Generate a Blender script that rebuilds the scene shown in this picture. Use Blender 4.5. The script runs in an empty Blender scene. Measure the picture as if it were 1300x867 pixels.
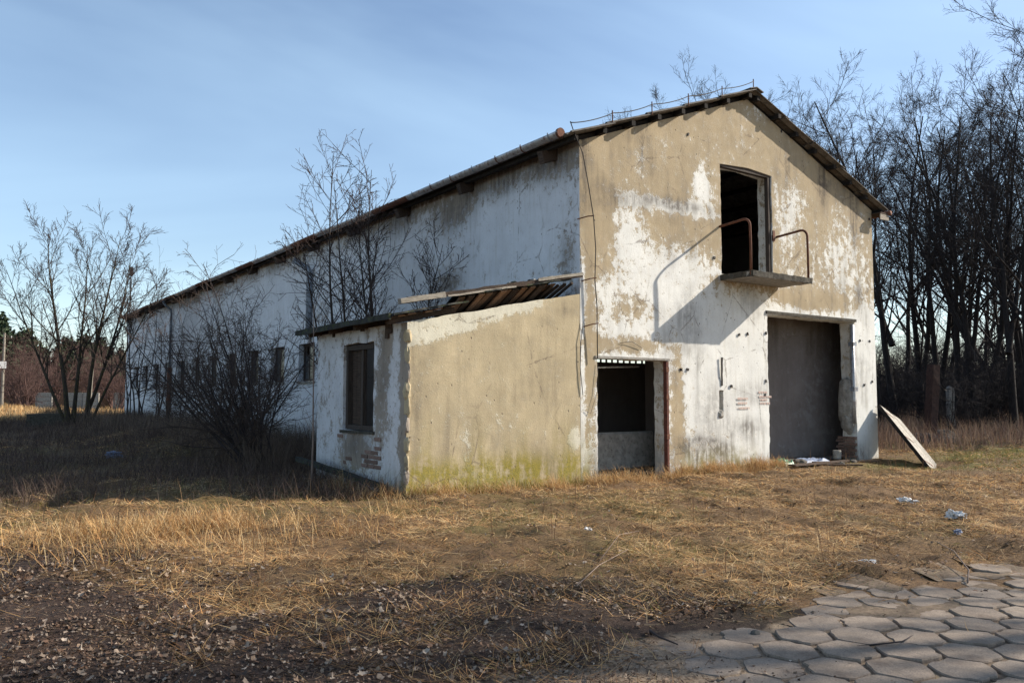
import bpy, bmesh, math, random
import numpy as np
from mathutils import Vector, Matrix, noise as mnoise
R = math.radians
sc = bpy.context.scene
col = sc.collection

# ------------------------------------------------------------------ camera, sky, sun, exposure
CAM = np.array([-9.938, -11.646, 1.6])
HEAD = R(35.617)
cam_data = bpy.data.cameras.new('camera')
cam = bpy.data.objects.new('camera', cam_data)
col.objects.link(cam)
cam.location = CAM
cam.rotation_euler = (R(90 + 3.797), 0, -HEAD)
cam_data.sensor_width = 36
cam_data.lens = 28.32
cam_data.clip_start = 0.05
cam_data.clip_end = 3000
sc.camera = cam

SUN = Vector((2.09, -0.85, 1.375)).normalized()
SUN_EL = math.asin(SUN.z)
SUN_AZ = math.atan2(SUN.x, SUN.y)          # clockwise from +y
world = bpy.data.worlds.new('World')
sc.world = world
world.use_nodes = True
wt = world.node_tree
for n in list(wt.nodes):
    wt.nodes.remove(n)
w_out = wt.nodes.new('ShaderNodeOutputWorld')
w_bg = wt.nodes.new('ShaderNodeBackground')
w_bg.inputs['Strength'].default_value = 0.113
w_sky = wt.nodes.new('ShaderNodeTexSky')
w_sky.sky_type = 'NISHITA'
w_sky.sun_disc = False
w_sky.sun_elevation = SUN_EL
w_sky.sun_rotation = SUN_AZ
w_sky.altitude = 100
w_sky.air_density = 1.0
w_sky.dust_density = 0.6
w_sky.ozone_density = 1.3
# thin cirrus veil, stretched noise on the direction vector
w_tc = wt.nodes.new('ShaderNodeTexCoord')
w_map = wt.nodes.new('ShaderNodeMapping')
w_map.inputs['Rotation'].default_value = (0.25, 0.15, 0.6)
w_map.inputs['Scale'].default_value = (1.1, 2.6, 5.5)
w_noi = wt.nodes.new('ShaderNodeTexNoise')
w_noi.inputs['Scale'].default_value = 0.6
w_noi.inputs['Detail'].default_value = 5
w_noi.inputs['Roughness'].default_value = 0.52
w_noi.inputs['Distortion'].default_value = 0.5
w_rmp = wt.nodes.new('ShaderNodeMapRange')
w_rmp.inputs['From Min'].default_value = 0.40
w_rmp.inputs['From Max'].default_value = 0.80
w_rmp.inputs['To Max'].default_value = 0.34
w_mix = wt.nodes.new('ShaderNodeMixRGB')
w_mix.inputs['Color2'].default_value = (5.4, 7.4, 8.8, 1)
wt.links.new(w_tc.outputs['Generated'], w_map.inputs['Vector'])
wt.links.new(w_map.outputs['Vector'], w_noi.inputs['Vector'])
wt.links.new(w_noi.outputs['Fac'], w_rmp.inputs['Value'])
wt.links.new(w_rmp.outputs['Result'], w_mix.inputs['Fac'])
wt.links.new(w_sky.outputs['Color'], w_mix.inputs['Color1'])
wt.links.new(w_mix.outputs['Color'], w_bg.inputs['Color'])
wt.links.new(w_bg.outputs['Background'], w_out.inputs['Surface'])

sun_data = bpy.data.lights.new('sun', 'SUN')
sun_data.energy = 5.0
sun_data.angle = R(0.53)
sun_data.color = (1.0, 0.915, 0.79)
sun_ob = bpy.data.objects.new('sun', sun_data)
col.objects.link(sun_ob)
sun_ob.rotation_euler = SUN.to_track_quat('Z', 'Y').to_euler()
sun_ob.location = (20, -20, 30)

sc.view_settings.view_transform = 'Standard'
sc.view_settings.look = 'None'
sc.view_settings.exposure = 0.74
sc.view_settings.gamma = 1.0
sc.view_settings.use_curve_mapping = False
sc.cycles.max_bounces = 6
sc.cycles.transparent_max_bounces = 8

rng = np.random.default_rng(7)
random.seed(7)

# ------------------------------------------------------------------ object helpers
def tag(o, label=None, cat=None, group=None, kind=None):
    if label: o['label'] = label
    if cat: o['category'] = cat
    if group: o['group'] = group
    if kind: o['kind'] = kind
    return o

def link(name, me, mat=None, parent=None):
    o = bpy.data.objects.new(name, me)
    if mat is not None and me is not None and len(me.materials) == 0:
        for m in (mat if isinstance(mat, (list, tuple)) else [mat]):
            me.materials.append(m)
    col.objects.link(o)
    if parent is not None:
        o.parent = parent
    return o

def empty(name, loc, rz=0.0):
    o = bpy.data.objects.new(name, None)
    o.location = loc
    o.rotation_euler = (0, 0, rz)
    o.empty_display_size = 0.2
    col.objects.link(o)
    return o

def kids(o):
    return [c for c in col.objects if c.parent == o]

def copy_thing(o):
    c = o.copy(); col.objects.link(c)
    for k in kids(o):
        d = k.copy(); col.objects.link(d); d.parent = c
        for g in kids(k):
            e = g.copy(); col.objects.link(e); e.parent = d
    return c

def np_mesh(name, V, F=None, quads=None, tris=None, smooth=False, colors=None, cname='tint'):
    """mesh from numpy arrays of quads and/or triangles"""
    me = bpy.data.meshes.new(name)
    V = np.asarray(V, np.float32)
    me.vertices.add(len(V))
    me.vertices.foreach_set('co', V.ravel())
    nq = 0 if quads is None else len(quads)
    nt = 0 if tris is None else len(tris)
    idx = []
    if nq: idx.append(np.asarray(quads, np.int32).ravel())
    if nt: idx.append(np.asarray(tris, np.int32).ravel())
    idx = np.concatenate(idx)
    me.loops.add(len(idx))
    me.loops.foreach_set('vertex_index', idx)
    me.polygons.add(nq + nt)
    starts = np.concatenate([np.arange(nq) * 4, nq * 4 + np.arange(nt) * 3]).astype(np.int32)
    me.polygons.foreach_set('loop_start', starts)
    if smooth:
        me.polygons.foreach_set('use_smooth', np.ones(nq + nt, bool))
    if colors is not None:
        a = me.color_attributes.new(cname, 'FLOAT_COLOR', 'POINT')
        c = np.ones((len(V), 4), np.float32); c[:, :colors.shape[1]] = colors
        a.data.foreach_set('color', c.ravel())
    me.update(calc_edges=True)
    me.validate()
    return me

class MB:
    """collects simple solids into one mesh"""
    def __init__(s): s.v = []; s.f = []
    def add(s, V, F):
        b = len(s.v); s.v += [tuple(p) for p in V]; s.f += [tuple(i + b for i in f) for f in F]; return s
    def box(s, x0, x1, y0, y1, z0, z1, jit=0.0, M=None):
        V = [Vector((x, y, z)) for z in (z0, z1) for y in (y0, y1) for x in (x0, x1)]
        if jit: V = [p + Vector((random.uniform(-jit, jit) for _ in range(3))) for p in V]
        if M is not None: V = [M @ p for p in V]
        return s.add(V, [(0, 2, 3, 1), (4, 5, 7, 6), (0, 1, 5, 4), (2, 6, 7, 3), (0, 4, 6, 2), (1, 3, 7, 5)])
    def bar(s, a, b, w, h, up=(0, 0, 1), jit=0.0, seg=1):
        a = Vector(a); b = Vector(b); d = (b - a).normalized()
        u = Vector(up); sd = d.cross(u).normalized(); u = sd.cross(d).normalized()
        V = []
        for i in range(seg + 1):
            c = a.lerp(b, i / seg)
            j = lambda: random.uniform(-jit, jit)
            V += [c + sd * (sx * w / 2 + j()) + u * (sz * h / 2 + j()) for sx, sz in ((-1, -1), (1, -1), (1, 1), (-1, 1))]
        F = [(3, 2, 1, 0)]
        for i in range(seg):
            o = i * 4
            F += [(o + k, o + (k + 1) % 4, o + 4 + (k + 1) % 4, o + 4 + k) for k in range(4)]
        o = seg * 4
        F.append((o, o + 1, o + 2, o + 3))
        return s.add(V, F)
    def tube(s, pts, r, n=8, caps=True):
        pts = [Vector(p) for p in pts]
        rr = r if isinstance(r, (list, tuple)) else [r] * len(pts)
        V = []; F = []
        prev = None
        for i, p in enumerate(pts):
            t = (pts[min(i + 1, len(pts) - 1)] - pts[max(i - 1, 0)]).normalized()
            if prev is None:
                ref = Vector((0, 0, 1)) if abs(t.z) < 0.9 else Vector((1, 0, 0))
                a = t.cross(ref).normalized()
            else:
                a = (prev - t * prev.dot(t)).normalized()
            prev = a; b = t.cross(a)
            for k in range(n):
                an = 2 * math.pi * k / n
                V.append(p + (a * math.cos(an) + b * math.sin(an)) * rr[i])
        for i in range(len(pts) - 1):
            for k in range(n):
                F.append((i * n + k, i * n + (k + 1) % n, (i + 1) * n + (k + 1) % n, (i + 1) * n + k))
        if caps:
            F.append(tuple(reversed(range(n)))); F.append(tuple((len(pts) - 1) * n + k for k in range(n)))
        return s.add(V, F)
    def mesh(s, name, smooth=False):
        me = bpy.data.meshes.new(name)
        me.from_pydata(s.v, [], s.f)
        if smooth:
            me.polygons.foreach_set('use_smooth', np.ones(len(me.polygons), bool))
        me.update()
        return me
    def build(s, name, mat, parent=None, smooth=False, bevel=0.0):
        me = s.mesh(name, smooth)
        if bevel:
            bm = bmesh.new(); bm.from_mesh(me)
            bmesh.ops.bevel(bm, geom=bm.edges[:], offset=bevel, segments=1, affect='EDGES')
            bm.to_mesh(me); bm.free()
        return link(name, me, mat, parent)

# ------------------------------------------------------------------ numpy noise
def _hash(ix, iy, seed):
    h = (ix.astype(np.int64) * 374761393 + iy.astype(np.int64) * 668265263 + seed * 1442695041) & 0x7fffffff
    h = ((h ^ (h >> 13)) * 1274126177) & 0x7fffffff
    return ((h ^ (h >> 16)) & 0xffff) / 65535.0
def vnoise(x, y, seed=0):
    x = np.asarray(x, float); y = np.asarray(y, float)
    ix = np.floor(x); iy = np.floor(y); fx = x - ix; fy = y - iy
    fx = fx * fx * (3 - 2 * fx); fy = fy * fy * (3 - 2 * fy)
    a = _hash(ix, iy, seed); b = _hash(ix + 1, iy, seed); c = _hash(ix, iy + 1, seed); d = _hash(ix + 1, iy + 1, seed)
    return (a * (1 - fx) + b * fx) * (1 - fy) + (c * (1 - fx) + d * fx) * fy
def fbm(x, y, seed=0, oct=4, gain=0.5):
    t = 0; amp = 1; s = 0
    for o in range(oct):
        t = t + amp * vnoise(x * 2 ** o + 17.3 * o, y * 2 ** o - 9.1 * o, seed + o); s += amp; amp *= gain
    return t / s
def sstep(a, b, x):
    t = np.clip((x - a) / (b - a), 0, 1); return t * t * (3 - 2 * t)

# ------------------------------------------------------------------ material helper
class NT:
    def __init__(s, name):
        s.m = bpy.data.materials.new(name); s.m.use_nodes = True
        s.t = s.m.node_tree
        for n in list(s.t.nodes): s.t.nodes.remove(n)
        s.out = s.t.nodes.new('ShaderNodeOutputMaterial')
        s.b = s.t.nodes.new('ShaderNodeBsdfPrincipled')
        s.t.links.new(s.b.outputs[0], s.out.inputs[0])
        s.b.inputs['Specular IOR Level'].default_value = 0.25
    def put(s, inp, v):
        if isinstance(v, bpy.types.NodeSocket): s.t.links.new(v, inp)
        elif isinstance(v, (tuple, list)) and inp.type == 'RGBA' and len(v) == 3: inp.default_value = (*v, 1)
        else: inp.default_value = v
    def coord(s, scale=(1, 1, 1), kind='Object', rot=(0, 0, 0)):
        tc = s.t.nodes.new('ShaderNodeTexCoord')
        mp = s.t.nodes.new('ShaderNodeMapping')
        mp.inputs['Scale'].default_value = scale; mp.inputs['Rotation'].default_value = rot
        s.t.links.new(tc.outputs[kind], mp.inputs[0]); return mp.outputs[0]
    def noise(s, vec, scale, detail=4, rough=0.55, dist=0.0):
        n = s.t.nodes.new('ShaderNodeTexNoise')
        s.t.links.new(vec, n.inputs['Vector'])
        n.inputs['Scale'].default_value = scale; n.inputs['Detail'].default_value = detail
        n.inputs['Roughness'].default_value = rough; n.inputs['Distortion'].default_value = dist
        return n.outputs['Fac']
    def voro(s, vec, scale, feature='F1', out='Distance', rnd=1.0):
        n = s.t.nodes.new('ShaderNodeTexVoronoi'); n.feature = feature
        s.t.links.new(vec, n.inputs['Vector']); n.inputs['Scale'].default_value = scale
        n.inputs['Randomness'].default_value = rnd
        return n.outputs[out]
    def math(s, op, a, b=0.0, clamp=False):
        n = s.t.nodes.new('ShaderNodeMath'); n.operation = op; n.use_clamp = clamp
        s.put(n.inputs[0], a); s.put(n.inputs[1], b); return n.outputs[0]
    def rng(s, v, a, b, c=0.0, d=1.0):
        n = s.t.nodes.new('ShaderNodeMapRange'); n.inputs[1].default_value = a; n.inputs[2].default_value = b
        n.inputs[3].default_value = c; n.inputs[4].default_value = d
        s.put(n.inputs[0], v); return n.outputs[0]
    def mix(s, f, a, b, mode='MIX'):
        n = s.t.nodes.new('ShaderNodeMixRGB'); n.blend_type = mode
        s.put(n.inputs[0], f); s.put(n.inputs[1], a); s.put(n.inputs[2], b); return n.outputs[0]
    def attr(s, name):
        n = s.t.nodes.new('ShaderNodeAttribute'); n.attribute_name = name
        sp = s.t.nodes.new('ShaderNodeSeparateColor')
        s.t.links.new(n.outputs['Color'], sp.inputs[0])
        return n.outputs['Color'], sp.outputs[0], sp.outputs[1], sp.outputs[2]
    def rand(s):
        n = s.t.nodes.new('ShaderNodeObjectInfo'); return n.outputs['Random']
    def sepz(s, vec):
        n = s.t.nodes.new('ShaderNodeSeparateXYZ'); s.t.links.new(vec, n.inputs[0]); return n.outputs
    def bump(s, h, strength=0.5, dist=0.02):
        n = s.t.nodes.new('ShaderNodeBump'); n.inputs['Strength'].default_value = strength
        n.inputs['Distance'].default_value = dist
        s.put(n.inputs['Height'], h); s.t.links.new(n.outputs[0], s.b.inputs['Normal'])
    def done(s, color, rough=0.9, metal=0.0, spec=None):
        s.put(s.b.inputs['Base Color'], color); s.put(s.b.inputs['Roughness'], rough)
        s.put(s.b.inputs['Metallic'], metal)
        if spec is not None: s.b.inputs['Specular IOR Level'].default_value = spec
        return s.m

def mat_plaster(name, tan=(0.40, 0.315, 0.20), white=(0.76, 0.75, 0.71), fine=1.0, streak=0.35):
    """render coat with flaking limewash. mask.r = how much wash survives, .g dirt, .b algae"""
    n = NT(name)
    c = n.coord(); cs = n.coord((1, 1, 0.11))
    _, wr, dirt, moss = n.attr('mask')
    big = n.noise(c, 1.3, 6, 0.6); mid = n.noise(c, 5.0, 9, 0.68); fin = n.noise(c, 38, 6, 0.7)
    st = n.noise(cs, 9, 5, 0.6)
    # surviving whitewash: threshold of mask + noise
    f = n.math('ADD', wr, n.math('MULTIPLY', n.math('SUBTRACT', mid, 0.5), 2.1))
    f = n.math('ADD', f, n.math('MULTIPLY', n.math('SUBTRACT', st, 0.5), streak * 2))
    f = n.math('ADD', f, n.math('MULTIPLY', n.math('SUBTRACT', fin, 0.5), 0.85))
    hard = n.rng(f, 0.49, 0.57)
    soft = n.rng(f, 0.10, 0.90)
    # crisp small flakes on top of the broad pattern
    fl = n.noise(n.coord((1, 1, 0.8)), 13, 12, 0.78, 0.4)
    f2 = n.math('ADD', n.math('MULTIPLY', f, 0.75), n.math('MULTIPLY', n.math('SUBTRACT', fl, 0.5), 1.7))
    flake = n.rng(f2, 0.36, 0.42)
    wf = n.math('ADD', n.math('MULTIPLY', hard, 0.44), n.math('MULTIPLY', soft, 0.22))
    wf = n.math('ADD', wf, n.math('MULTIPLY', flake, 0.34), True)
    grit = n.rng(n.noise(c, 55, 3, 0.8), 0.60, 0.70)
    # tan render coat
    tc = n.mix(n.rng(big, 0.3, 0.7), tuple(v * 0.80 for v in tan), tuple(min(1, v * 1.16) for v in tan))
    tc = n.mix(n.rng(fin, 0.35, 0.7, 0, 0.5), tc, tuple(v * 0.66 for v in tan))
    tc = n.mix(n.rng(st, 0.5, 0.75, 0, 0.45), tc, (tan[0] * 0.62, tan[1] * 0.6, tan[2] * 0.58))
    tc = n.mix(n.rng(n.noise(c, 3.1, 5, 0.65), 0.55, 0.75, 0, 0.4), tc, (tan[0] * 1.25, tan[1] * 1.22, tan[2] * 1.25))
    wc = n.mix(n.rng(big, 0.35, 0.7), white, (white[0] * 0.84, white[1] * 0.84, white[2] * 0.84))
    wc = n.mix(n.rng(st, 0.52, 0.8, 0, 0.5), wc, (white[0] * 0.62, white[1] * 0.57, white[2] * 0.47))
    wc = n.mix(n.rng(n.noise(c, 14, 6, 0.7), 0.56, 0.72, 0, 0.45), wc, (0.40, 0.36, 0.29))
    colr = n.mix(wf, tc, wc)
    # dirt and algae
    dm = n.math('MULTIPLY', dirt, n.rng(n.math('ADD', n.math('MULTIPLY', mid, 0.6), n.math('MULTIPLY', st, 0.5)), 0.42, 0.60), True)
    colr = n.mix(n.math('MULTIPLY', dm, 0.85), colr, (0.085, 0.068, 0.055))
    mm = n.math('MULTIPLY', moss, n.rng(n.math('ADD', n.math('MULTIPLY', st, 0.45), n.math('MULTIPLY', mid, 0.75)), 0.47, 0.62), True)
    colr = n.mix(n.math('MULTIPLY', mm, 0.85), colr, n.mix(n.rng(fin, 0.3, 0.7), (0.33, 0.255, 0.025), (0.16, 0.145, 0.03)))
    # chips: small dark pits
    pit = n.rng(n.voro(n.coord((1, 1, 0.7)), 7.5), 0.07, 0.13)
    pm = n.math('MULTIPLY', n.math('SUBTRACT', 1.0, pit), n.rng(n.noise(c, 1.7, 3), 0.44, 0.58))
    colr = n.mix(n.math('MULTIPLY', pm, 0.85), colr, (0.10, 0.08, 0.06))
    # hairline cracks
    cr = n.voro(n.coord((1, 1, 0.8)), 0.9, 'DISTANCE_TO_EDGE')
    cr = n.math('ADD', cr, n.math('MULTIPLY', n.math('SUBTRACT', mid, 0.5), 0.10))
    cl = n.math('MULTIPLY', n.math('SUBTRACT', 1.0, n.rng(n.math('ABSOLUTE', cr), 0.0, 0.009)), n.rng(n.noise(c, 0.8, 2), 0.47, 0.56))
    colr = n.mix(n.math('MULTIPLY', cl, 0.7), colr, (0.12, 0.09, 0.07))
    colr = n.mix(n.math('MULTIPLY', grit, 0.35), colr, (0.13, 0.105, 0.08))
    h = n.math('ADD', n.math('MULTIPLY', wf, 0.9), n.math('MULTIPLY', fin, 0.55))
    h = n.math('ADD', h, n.math('MULTIPLY', mid, 0.5))
    h = n.math('SUBTRACT', h, n.math('MULTIPLY', pm, 1.2))
    n.bump(h, 0.40, 0.02)
    return n.done(colr, 0.93)

def mat_simple(name, c0, c1, scale=6, rough=0.85, metal=0.0, stretch=(1, 1, 1), bump=0.3, c2=None, spec=None, rnd=0.0):
    n = NT(name); c = n.coord(stretch)
    a = n.noise(c, scale, 6, 0.6)
    colr = n.mix(n.rng(a, 0.32, 0.68), c0, c1)
    if c2 is not None:
        colr = n.mix(n.rng(n.noise(c, scale * 2.3, 7, 0.7), 0.52, 0.66), colr, c2)
    if rnd:
        v = n.rng(n.rand(), 0, 1, 1 - rnd, 1 + rnd)
        cc = n.t.nodes.new('ShaderNodeCombineColor')
        for k in range(3): n.t.links.new(v, cc.inputs[k])
        colr = n.mix(1.0, colr, cc.outputs[0], 'MULTIPLY')
    n.bump(n.math('ADD', a, n.noise(c, scale * 5, 4)), bump, 0.01)
    return n.done(colr, rough, metal, spec)

def mat_tint(name, rough=0.85, var=0.25, trans=0.0):
    n = NT(name)
    ca = n.attr('tint')[0]
    v = n.noise(n.coord(), 14, 3)
    colr = n.mix(n.rng(v, 0.3, 0.7, 0, var), ca, (0.06, 0.04, 0.025))
    m = n.done(colr, rough)
    if trans:
        tb = n.t.nodes.new('ShaderNodeBsdfTranslucent'); n.put(tb.inputs[0], colr)
        mx = n.t.nodes.new('ShaderNodeMixShader'); mx.inputs[0].default_value = trans
        n.t.links.new(n.b.outputs[0], mx.inputs[1]); n.t.links.new(tb.outputs[0], mx.inputs[2])
        n.t.links.new(mx.outputs[0], n.out.inputs[0])
    return m

M = {}
M['gable'] = mat_plaster('flaking_gable_plaster', tan=(0.40, 0.318, 0.205))
M['side'] = mat_plaster('whitewashed_side_plaster', tan=(0.33, 0.28, 0.23), white=(0.70, 0.70, 0.72), streak=0.2)
M['annex_front'] = mat_plaster('sandy_render', tan=(0.465, 0.38, 0.245), white=(0.66, 0.62, 0.50), streak=0.25)
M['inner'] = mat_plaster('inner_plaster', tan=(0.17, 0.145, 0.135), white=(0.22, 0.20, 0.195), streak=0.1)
M['concrete'] = mat_simple('old_concrete', (0.20, 0.185, 0.165), (0.33, 0.31, 0.275), 7, 0.9, c2=(0.13, 0.115, 0.10))
M['mossy'] = mat_simple('mossy_concrete', (0.03, 0.027, 0.023), (0.10, 0.088, 0.072), 11, 0.95, c2=(0.028, 0.03, 0.015), bump=0.8)
M['brick'] = mat_simple('soft_red_brick', (0.14, 0.085, 0.068), (0.22, 0.14, 0.11), 16, 0.92, c2=(0.27, 0.25, 0.23), rnd=0.25, bump=0.5)
M['dark_wood'] = mat_simple('rotten_dark_timber', (0.028, 0.02, 0.016), (0.085, 0.058, 0.042), 9, 0.9, stretch=(6, 0.5, 6), rnd=0.3)
M['brown_wood'] = mat_simple('brown_board', (0.14, 0.08, 0.048), (0.32, 0.20, 0.125), 9, 0.9, stretch=(7, 0.5, 7), rnd=0.35)
M['grey_wood'] = mat_simple('weathered_grey_timber', (0.20, 0.17, 0.135), (0.40, 0.36, 0.30), 9, 0.9, stretch=(0.6, 6, 6), c2=(0.07, 0.06, 0.05), rnd=0.15)
M['white_wood'] = mat_simple('flaking_white_board', (0.28, 0.255, 0.215), (0.44, 0.41, 0.36), 8, 0.88, c2=(0.13, 0.105, 0.08), rnd=0.1)
M['frame_wood'] = mat_simple('window_frame_timber', (0.036, 0.028, 0.024), (0.085, 0.065, 0.053), 9, 0.85, stretch=(6, 6, 0.6), rnd=0.1)
M['rust'] = mat_simple('rusty_steel', (0.10, 0.042, 0.026), (0.20, 0.085, 0.05), 16, 0.8, metal=0.15, c2=(0.055, 0.035, 0.03))
M['rust_dark'] = mat_simple('dark_rusted_iron', (0.03, 0.018, 0.015), (0.07, 0.038, 0.03), 10, 0.85)
M['steel_blue'] = mat_simple('blue_grey_zinc', (0.24, 0.28, 0.34), (0.36, 0.41, 0.48), 5, 0.5, metal=0.2, c2=(0.20, 0.16, 0.13))
M['redframe'] = mat_simple('rusty_red_frame', (0.085, 0.03, 0.022), (0.16, 0.055, 0.038), 14, 0.75, c2=(0.05, 0.03, 0.025))
M['gutter'] = mat_simple('rusting_zinc', (0.30, 0.29, 0.29), (0.58, 0.56, 0.54), 3, 0.45, metal=0.45, stretch=(2, 1.9, 2), c2=(0.16, 0.065, 0.042))
M['zinc'] = mat_simple('zinc_pipe', (0.15, 0.175, 0.21), (0.26, 0.295, 0.34), 5, 0.5, metal=0.3, c2=(0.16, 0.12, 0.10))
M['steel'] = mat_simple('painted_steel_pipe', (0.30, 0.30, 0.30), (0.46, 0.46, 0.46), 9, 0.4, metal=0.5, c2=(0.16, 0.10, 0.08))
M['wire'] = mat_simple('black_wire', (0.02, 0.017, 0.015), (0.05, 0.04, 0.035), 20, 0.7)
M['asbestos'] = mat_simple('weathered_corrugated_sheet', (0.10, 0.088, 0.078), (0.19, 0.17, 0.15), 5, 0.92, c2=(0.06, 0.058, 0.045))
M['felt'] = mat_simple('black_roofing_felt', (0.016, 0.016, 0.016), (0.05, 0.05, 0.046), 6, 0.92, c2=(0.06, 0.075, 0.02), bump=0.7)
M['darkgap'] = mat_simple('shade_dark_timber', (0.012, 0.01, 0.009), (0.03, 0.025, 0.022), 6, 0.95)  # near-black timber; shade of gaps and undersides is put into the colour
M['glass'] = NT('grimy_glass').done((0.03, 0.032, 0.036), 0.22, 0.0, 0.6)
M['bark'] = mat_simple('grey_brown_bark', (0.028, 0.022, 0.019), (0.075, 0.06, 0.05), 9, 0.95, stretch=(3, 3, 0.7), bump=0.6)
M['twig'] = mat_simple('dark_twig', (0.026, 0.021, 0.021), (0.055, 0.043, 0.042), 3, 0.9, bump=0.0)
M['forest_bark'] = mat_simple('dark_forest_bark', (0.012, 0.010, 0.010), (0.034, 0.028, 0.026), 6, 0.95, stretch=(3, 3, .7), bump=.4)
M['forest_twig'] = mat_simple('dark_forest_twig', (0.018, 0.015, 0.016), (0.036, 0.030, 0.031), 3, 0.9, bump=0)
M['twig_maple'] = mat_simple('maple_twig', (0.034, 0.022, 0.02), (0.066, 0.042, 0.035), 3, 0.9, bump=0.0)
M['shrub_twig'] = mat_simple('brown_shrub_twig', (0.05, 0.036, 0.03), (0.10, 0.07, 0.056), 3, 0.9, bump=0.0)
M['twig_red'] = mat_simple('reddish_twig', (0.075, 0.045, 0.04), (0.14, 0.082, 0.068), 3, 0.9, bump=0.0)
M['twig_pale'] = mat_simple('pale_twig', (0.15, 0.11, 0.09), (0.27, 0.20, 0.16), 3, 0.9, bump=0.0)
M['grass'] = mat_tint('dry_grass_blades', 0.8, 0.15, 0.25)
M['leaf'] = mat_tint('dead_leaf', 0.75, 0.35, 0.1)
M['needle'] = mat_tint('conifer_needles', 0.8, 0.1)
M['plastic_white'] = mat_simple('dirty_white_film', (0.52, 0.51, 0.49), (0.74, 0.73, 0.71), 14, 0.5, c2=(0.24, 0.20, 0.16))
M['plastic_blue'] = mat_simple('blue_grey_sheet', (0.12, 0.15, 0.23), (0.22, 0.27, 0.38), 5, 0.5)
M['plastic_green'] = NT('green_plastic_sheet').done((0.02, 0.20, 0.11), 0.45, 0, 0.5)
M['stone'] = mat_simple('field_stone', (0.055, 0.048, 0.042), (0.14, 0.125, 0.11), 8, 0.9, c2=(0.05, 0.055, 0.03), rnd=0.2)
M['red_paint'] = mat_simple('faded_red_stencil', (0.52, 0.36, 0.31), (0.60, 0.47, 0.41), 30, 0.9)

def mat_paver():
    n = NT('worn_concrete_paver'); c = n.coord((1, 1, 1)); r = n.rand()
    a = n.noise(c, 9, 7, 0.65); f = n.noise(c, 90, 4, 0.7)
    colr = n.mix(n.rng(a, 0.3, 0.7), (0.195, 0.15, 0.112), (0.335, 0.265, 0.205))
    colr = n.mix(n.rng(f, 0.45, 0.7, 0, 0.75), colr, (0.10, 0.08, 0.065))
    colr = n.mix(n.rng(n.noise(c, 4, 5, 0.6), 0.50, 0.68, 0, 0.8), colr, (0.12, 0.085, 0.062))
    colr = n.mix(n.rng(r, 0, 1, 0, 0.35), colr, (0.20, 0.17, 0.145))
    n.bump(n.math('ADD', a, n.math('MULTIPLY', f, 0.6)), 0.5, 0.012)
    return n.done(colr, 0.9)
M['paver'] = mat_paver()

def mat_ground():
    """zone.r straw, .g sand, .b green; rest is dark leaf-mould soil"""
    n = NT('ground_soil'); c = n.coord()
    _, straw, sand, green = n.attr('zone')
    big = n.noise(c, 0.7, 6, 0.6); mid = n.noise(c, 4, 8, 0.7); fin = n.noise(c, 30, 6, 0.75)
    fib = n.noise(n.coord((1, 5, 1), rot=(0, 0, 0.6)), 14, 5, 0.7)
    soil = n.mix(n.rng(mid, 0.3, 0.7), (0.024, 0.016, 0.013), (0.068, 0.043, 0.031))
    soil = n.mix(n.rng(fin, 0.55, 0.75, 0, 0.6), soil, (0.12, 0.085, 0.06))
    st = n.mix(n.rng(fib, 0.35, 0.68), (0.07, 0.040, 0.021), (0.23, 0.14, 0.065))
    st = n.mix(n.rng(mid, 0.45, 0.7, 0, 0.7), st, (0.085, 0.05, 0.03))
    sd = n.mix(n.rng(fin, 0.3, 0.7), (0.24, 0.17, 0.115), (0.34, 0.26, 0.18))
    sd = n.mix(n.rng(mid, 0.5, 0.72, 0, 0.75), sd, (0.14, 0.09, 0.06))
    k = n.math('ADD', straw, n.math('MULTIPLY', n.math('SUBTRACT', mid, 0.5), 0.8))
    colr = n.mix(n.rng(k, 0.35, 0.65), soil, st)
    ks = n.math('ADD', sand, n.math('MULTIPLY', n.math('SUBTRACT', mid, 0.5), 0.9))
    colr = n.mix(n.rng(ks, 0.30, 0.62), colr, sd)
    kg = n.math('MULTIPLY', green, n.rng(big, 0.40, 0.6))
    colr = n.mix(n.math('MULTIPLY', kg, 0.8), colr, (0.12, 0.115, 0.03))
    n.bump(n.math('ADD', mid, n.math('MULTIPLY', fin, 0.6)), 0.9, 0.04)
    return n.done(colr, 0.95)
M['ground'] = mat_ground()

# ------------------------------------------------------------------ ground sheet
def road_s(x, y):                     # >0 on the old paved road, <0 on the grass side
    return (-8.5 - 0.221 * (x + 2.31)) - y
def litter_edge(x):
    return -0.15 - 1.0 * np.maximum(0, -4.7 - x)
def zones(x, y):
    s = road_s(x, y)
    nz = (fbm(x * 0.9, y * 0.9, 31, 4) - 0.5) * .7 + (fbm(x * .38, y * .38, 33, 3) - .5) * .9
    nz2 = fbm(x * 2.6, y * 2.6, 37, 3) - 0.5
    lit = sstep(-1.1, 1.0, s - litter_edge(x) + nz * 4.2 + nz2 * 1.8)
    pav = sstep(-0.50, -0.10, s + nz2 * 0.4 + 0.45 * sstep(-5.0, -3.2, x)) * sstep(-6.6, -5.6, x + nz * 1.2)
    sand = sstep(-0.15, 0.45, s + nz * 1.6 + nz2 * .6 - 0.05) * sstep(-8.4, -7.0, x + nz * 1.5)
    sand = np.maximum(sand, 0.0)
    straw = (1 - lit) * (1 - sand)
    green = np.clip(sstep(0.52, 0.66, fbm(x * 0.35 + 4, y * 0.35, 55, 3)) * 0.5
                    + np.exp(-((x - 12.0) / 4.5) ** 2 - ((y + 1.8) / 1.6) ** 2) * 1.3
                    + np.exp(-((x + 4.2) / 1.6) ** 2 - ((y + 5.6) / 1.0) ** 2) * 0.5, 0, 1)
    return straw, lit, sand, pav, green
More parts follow.
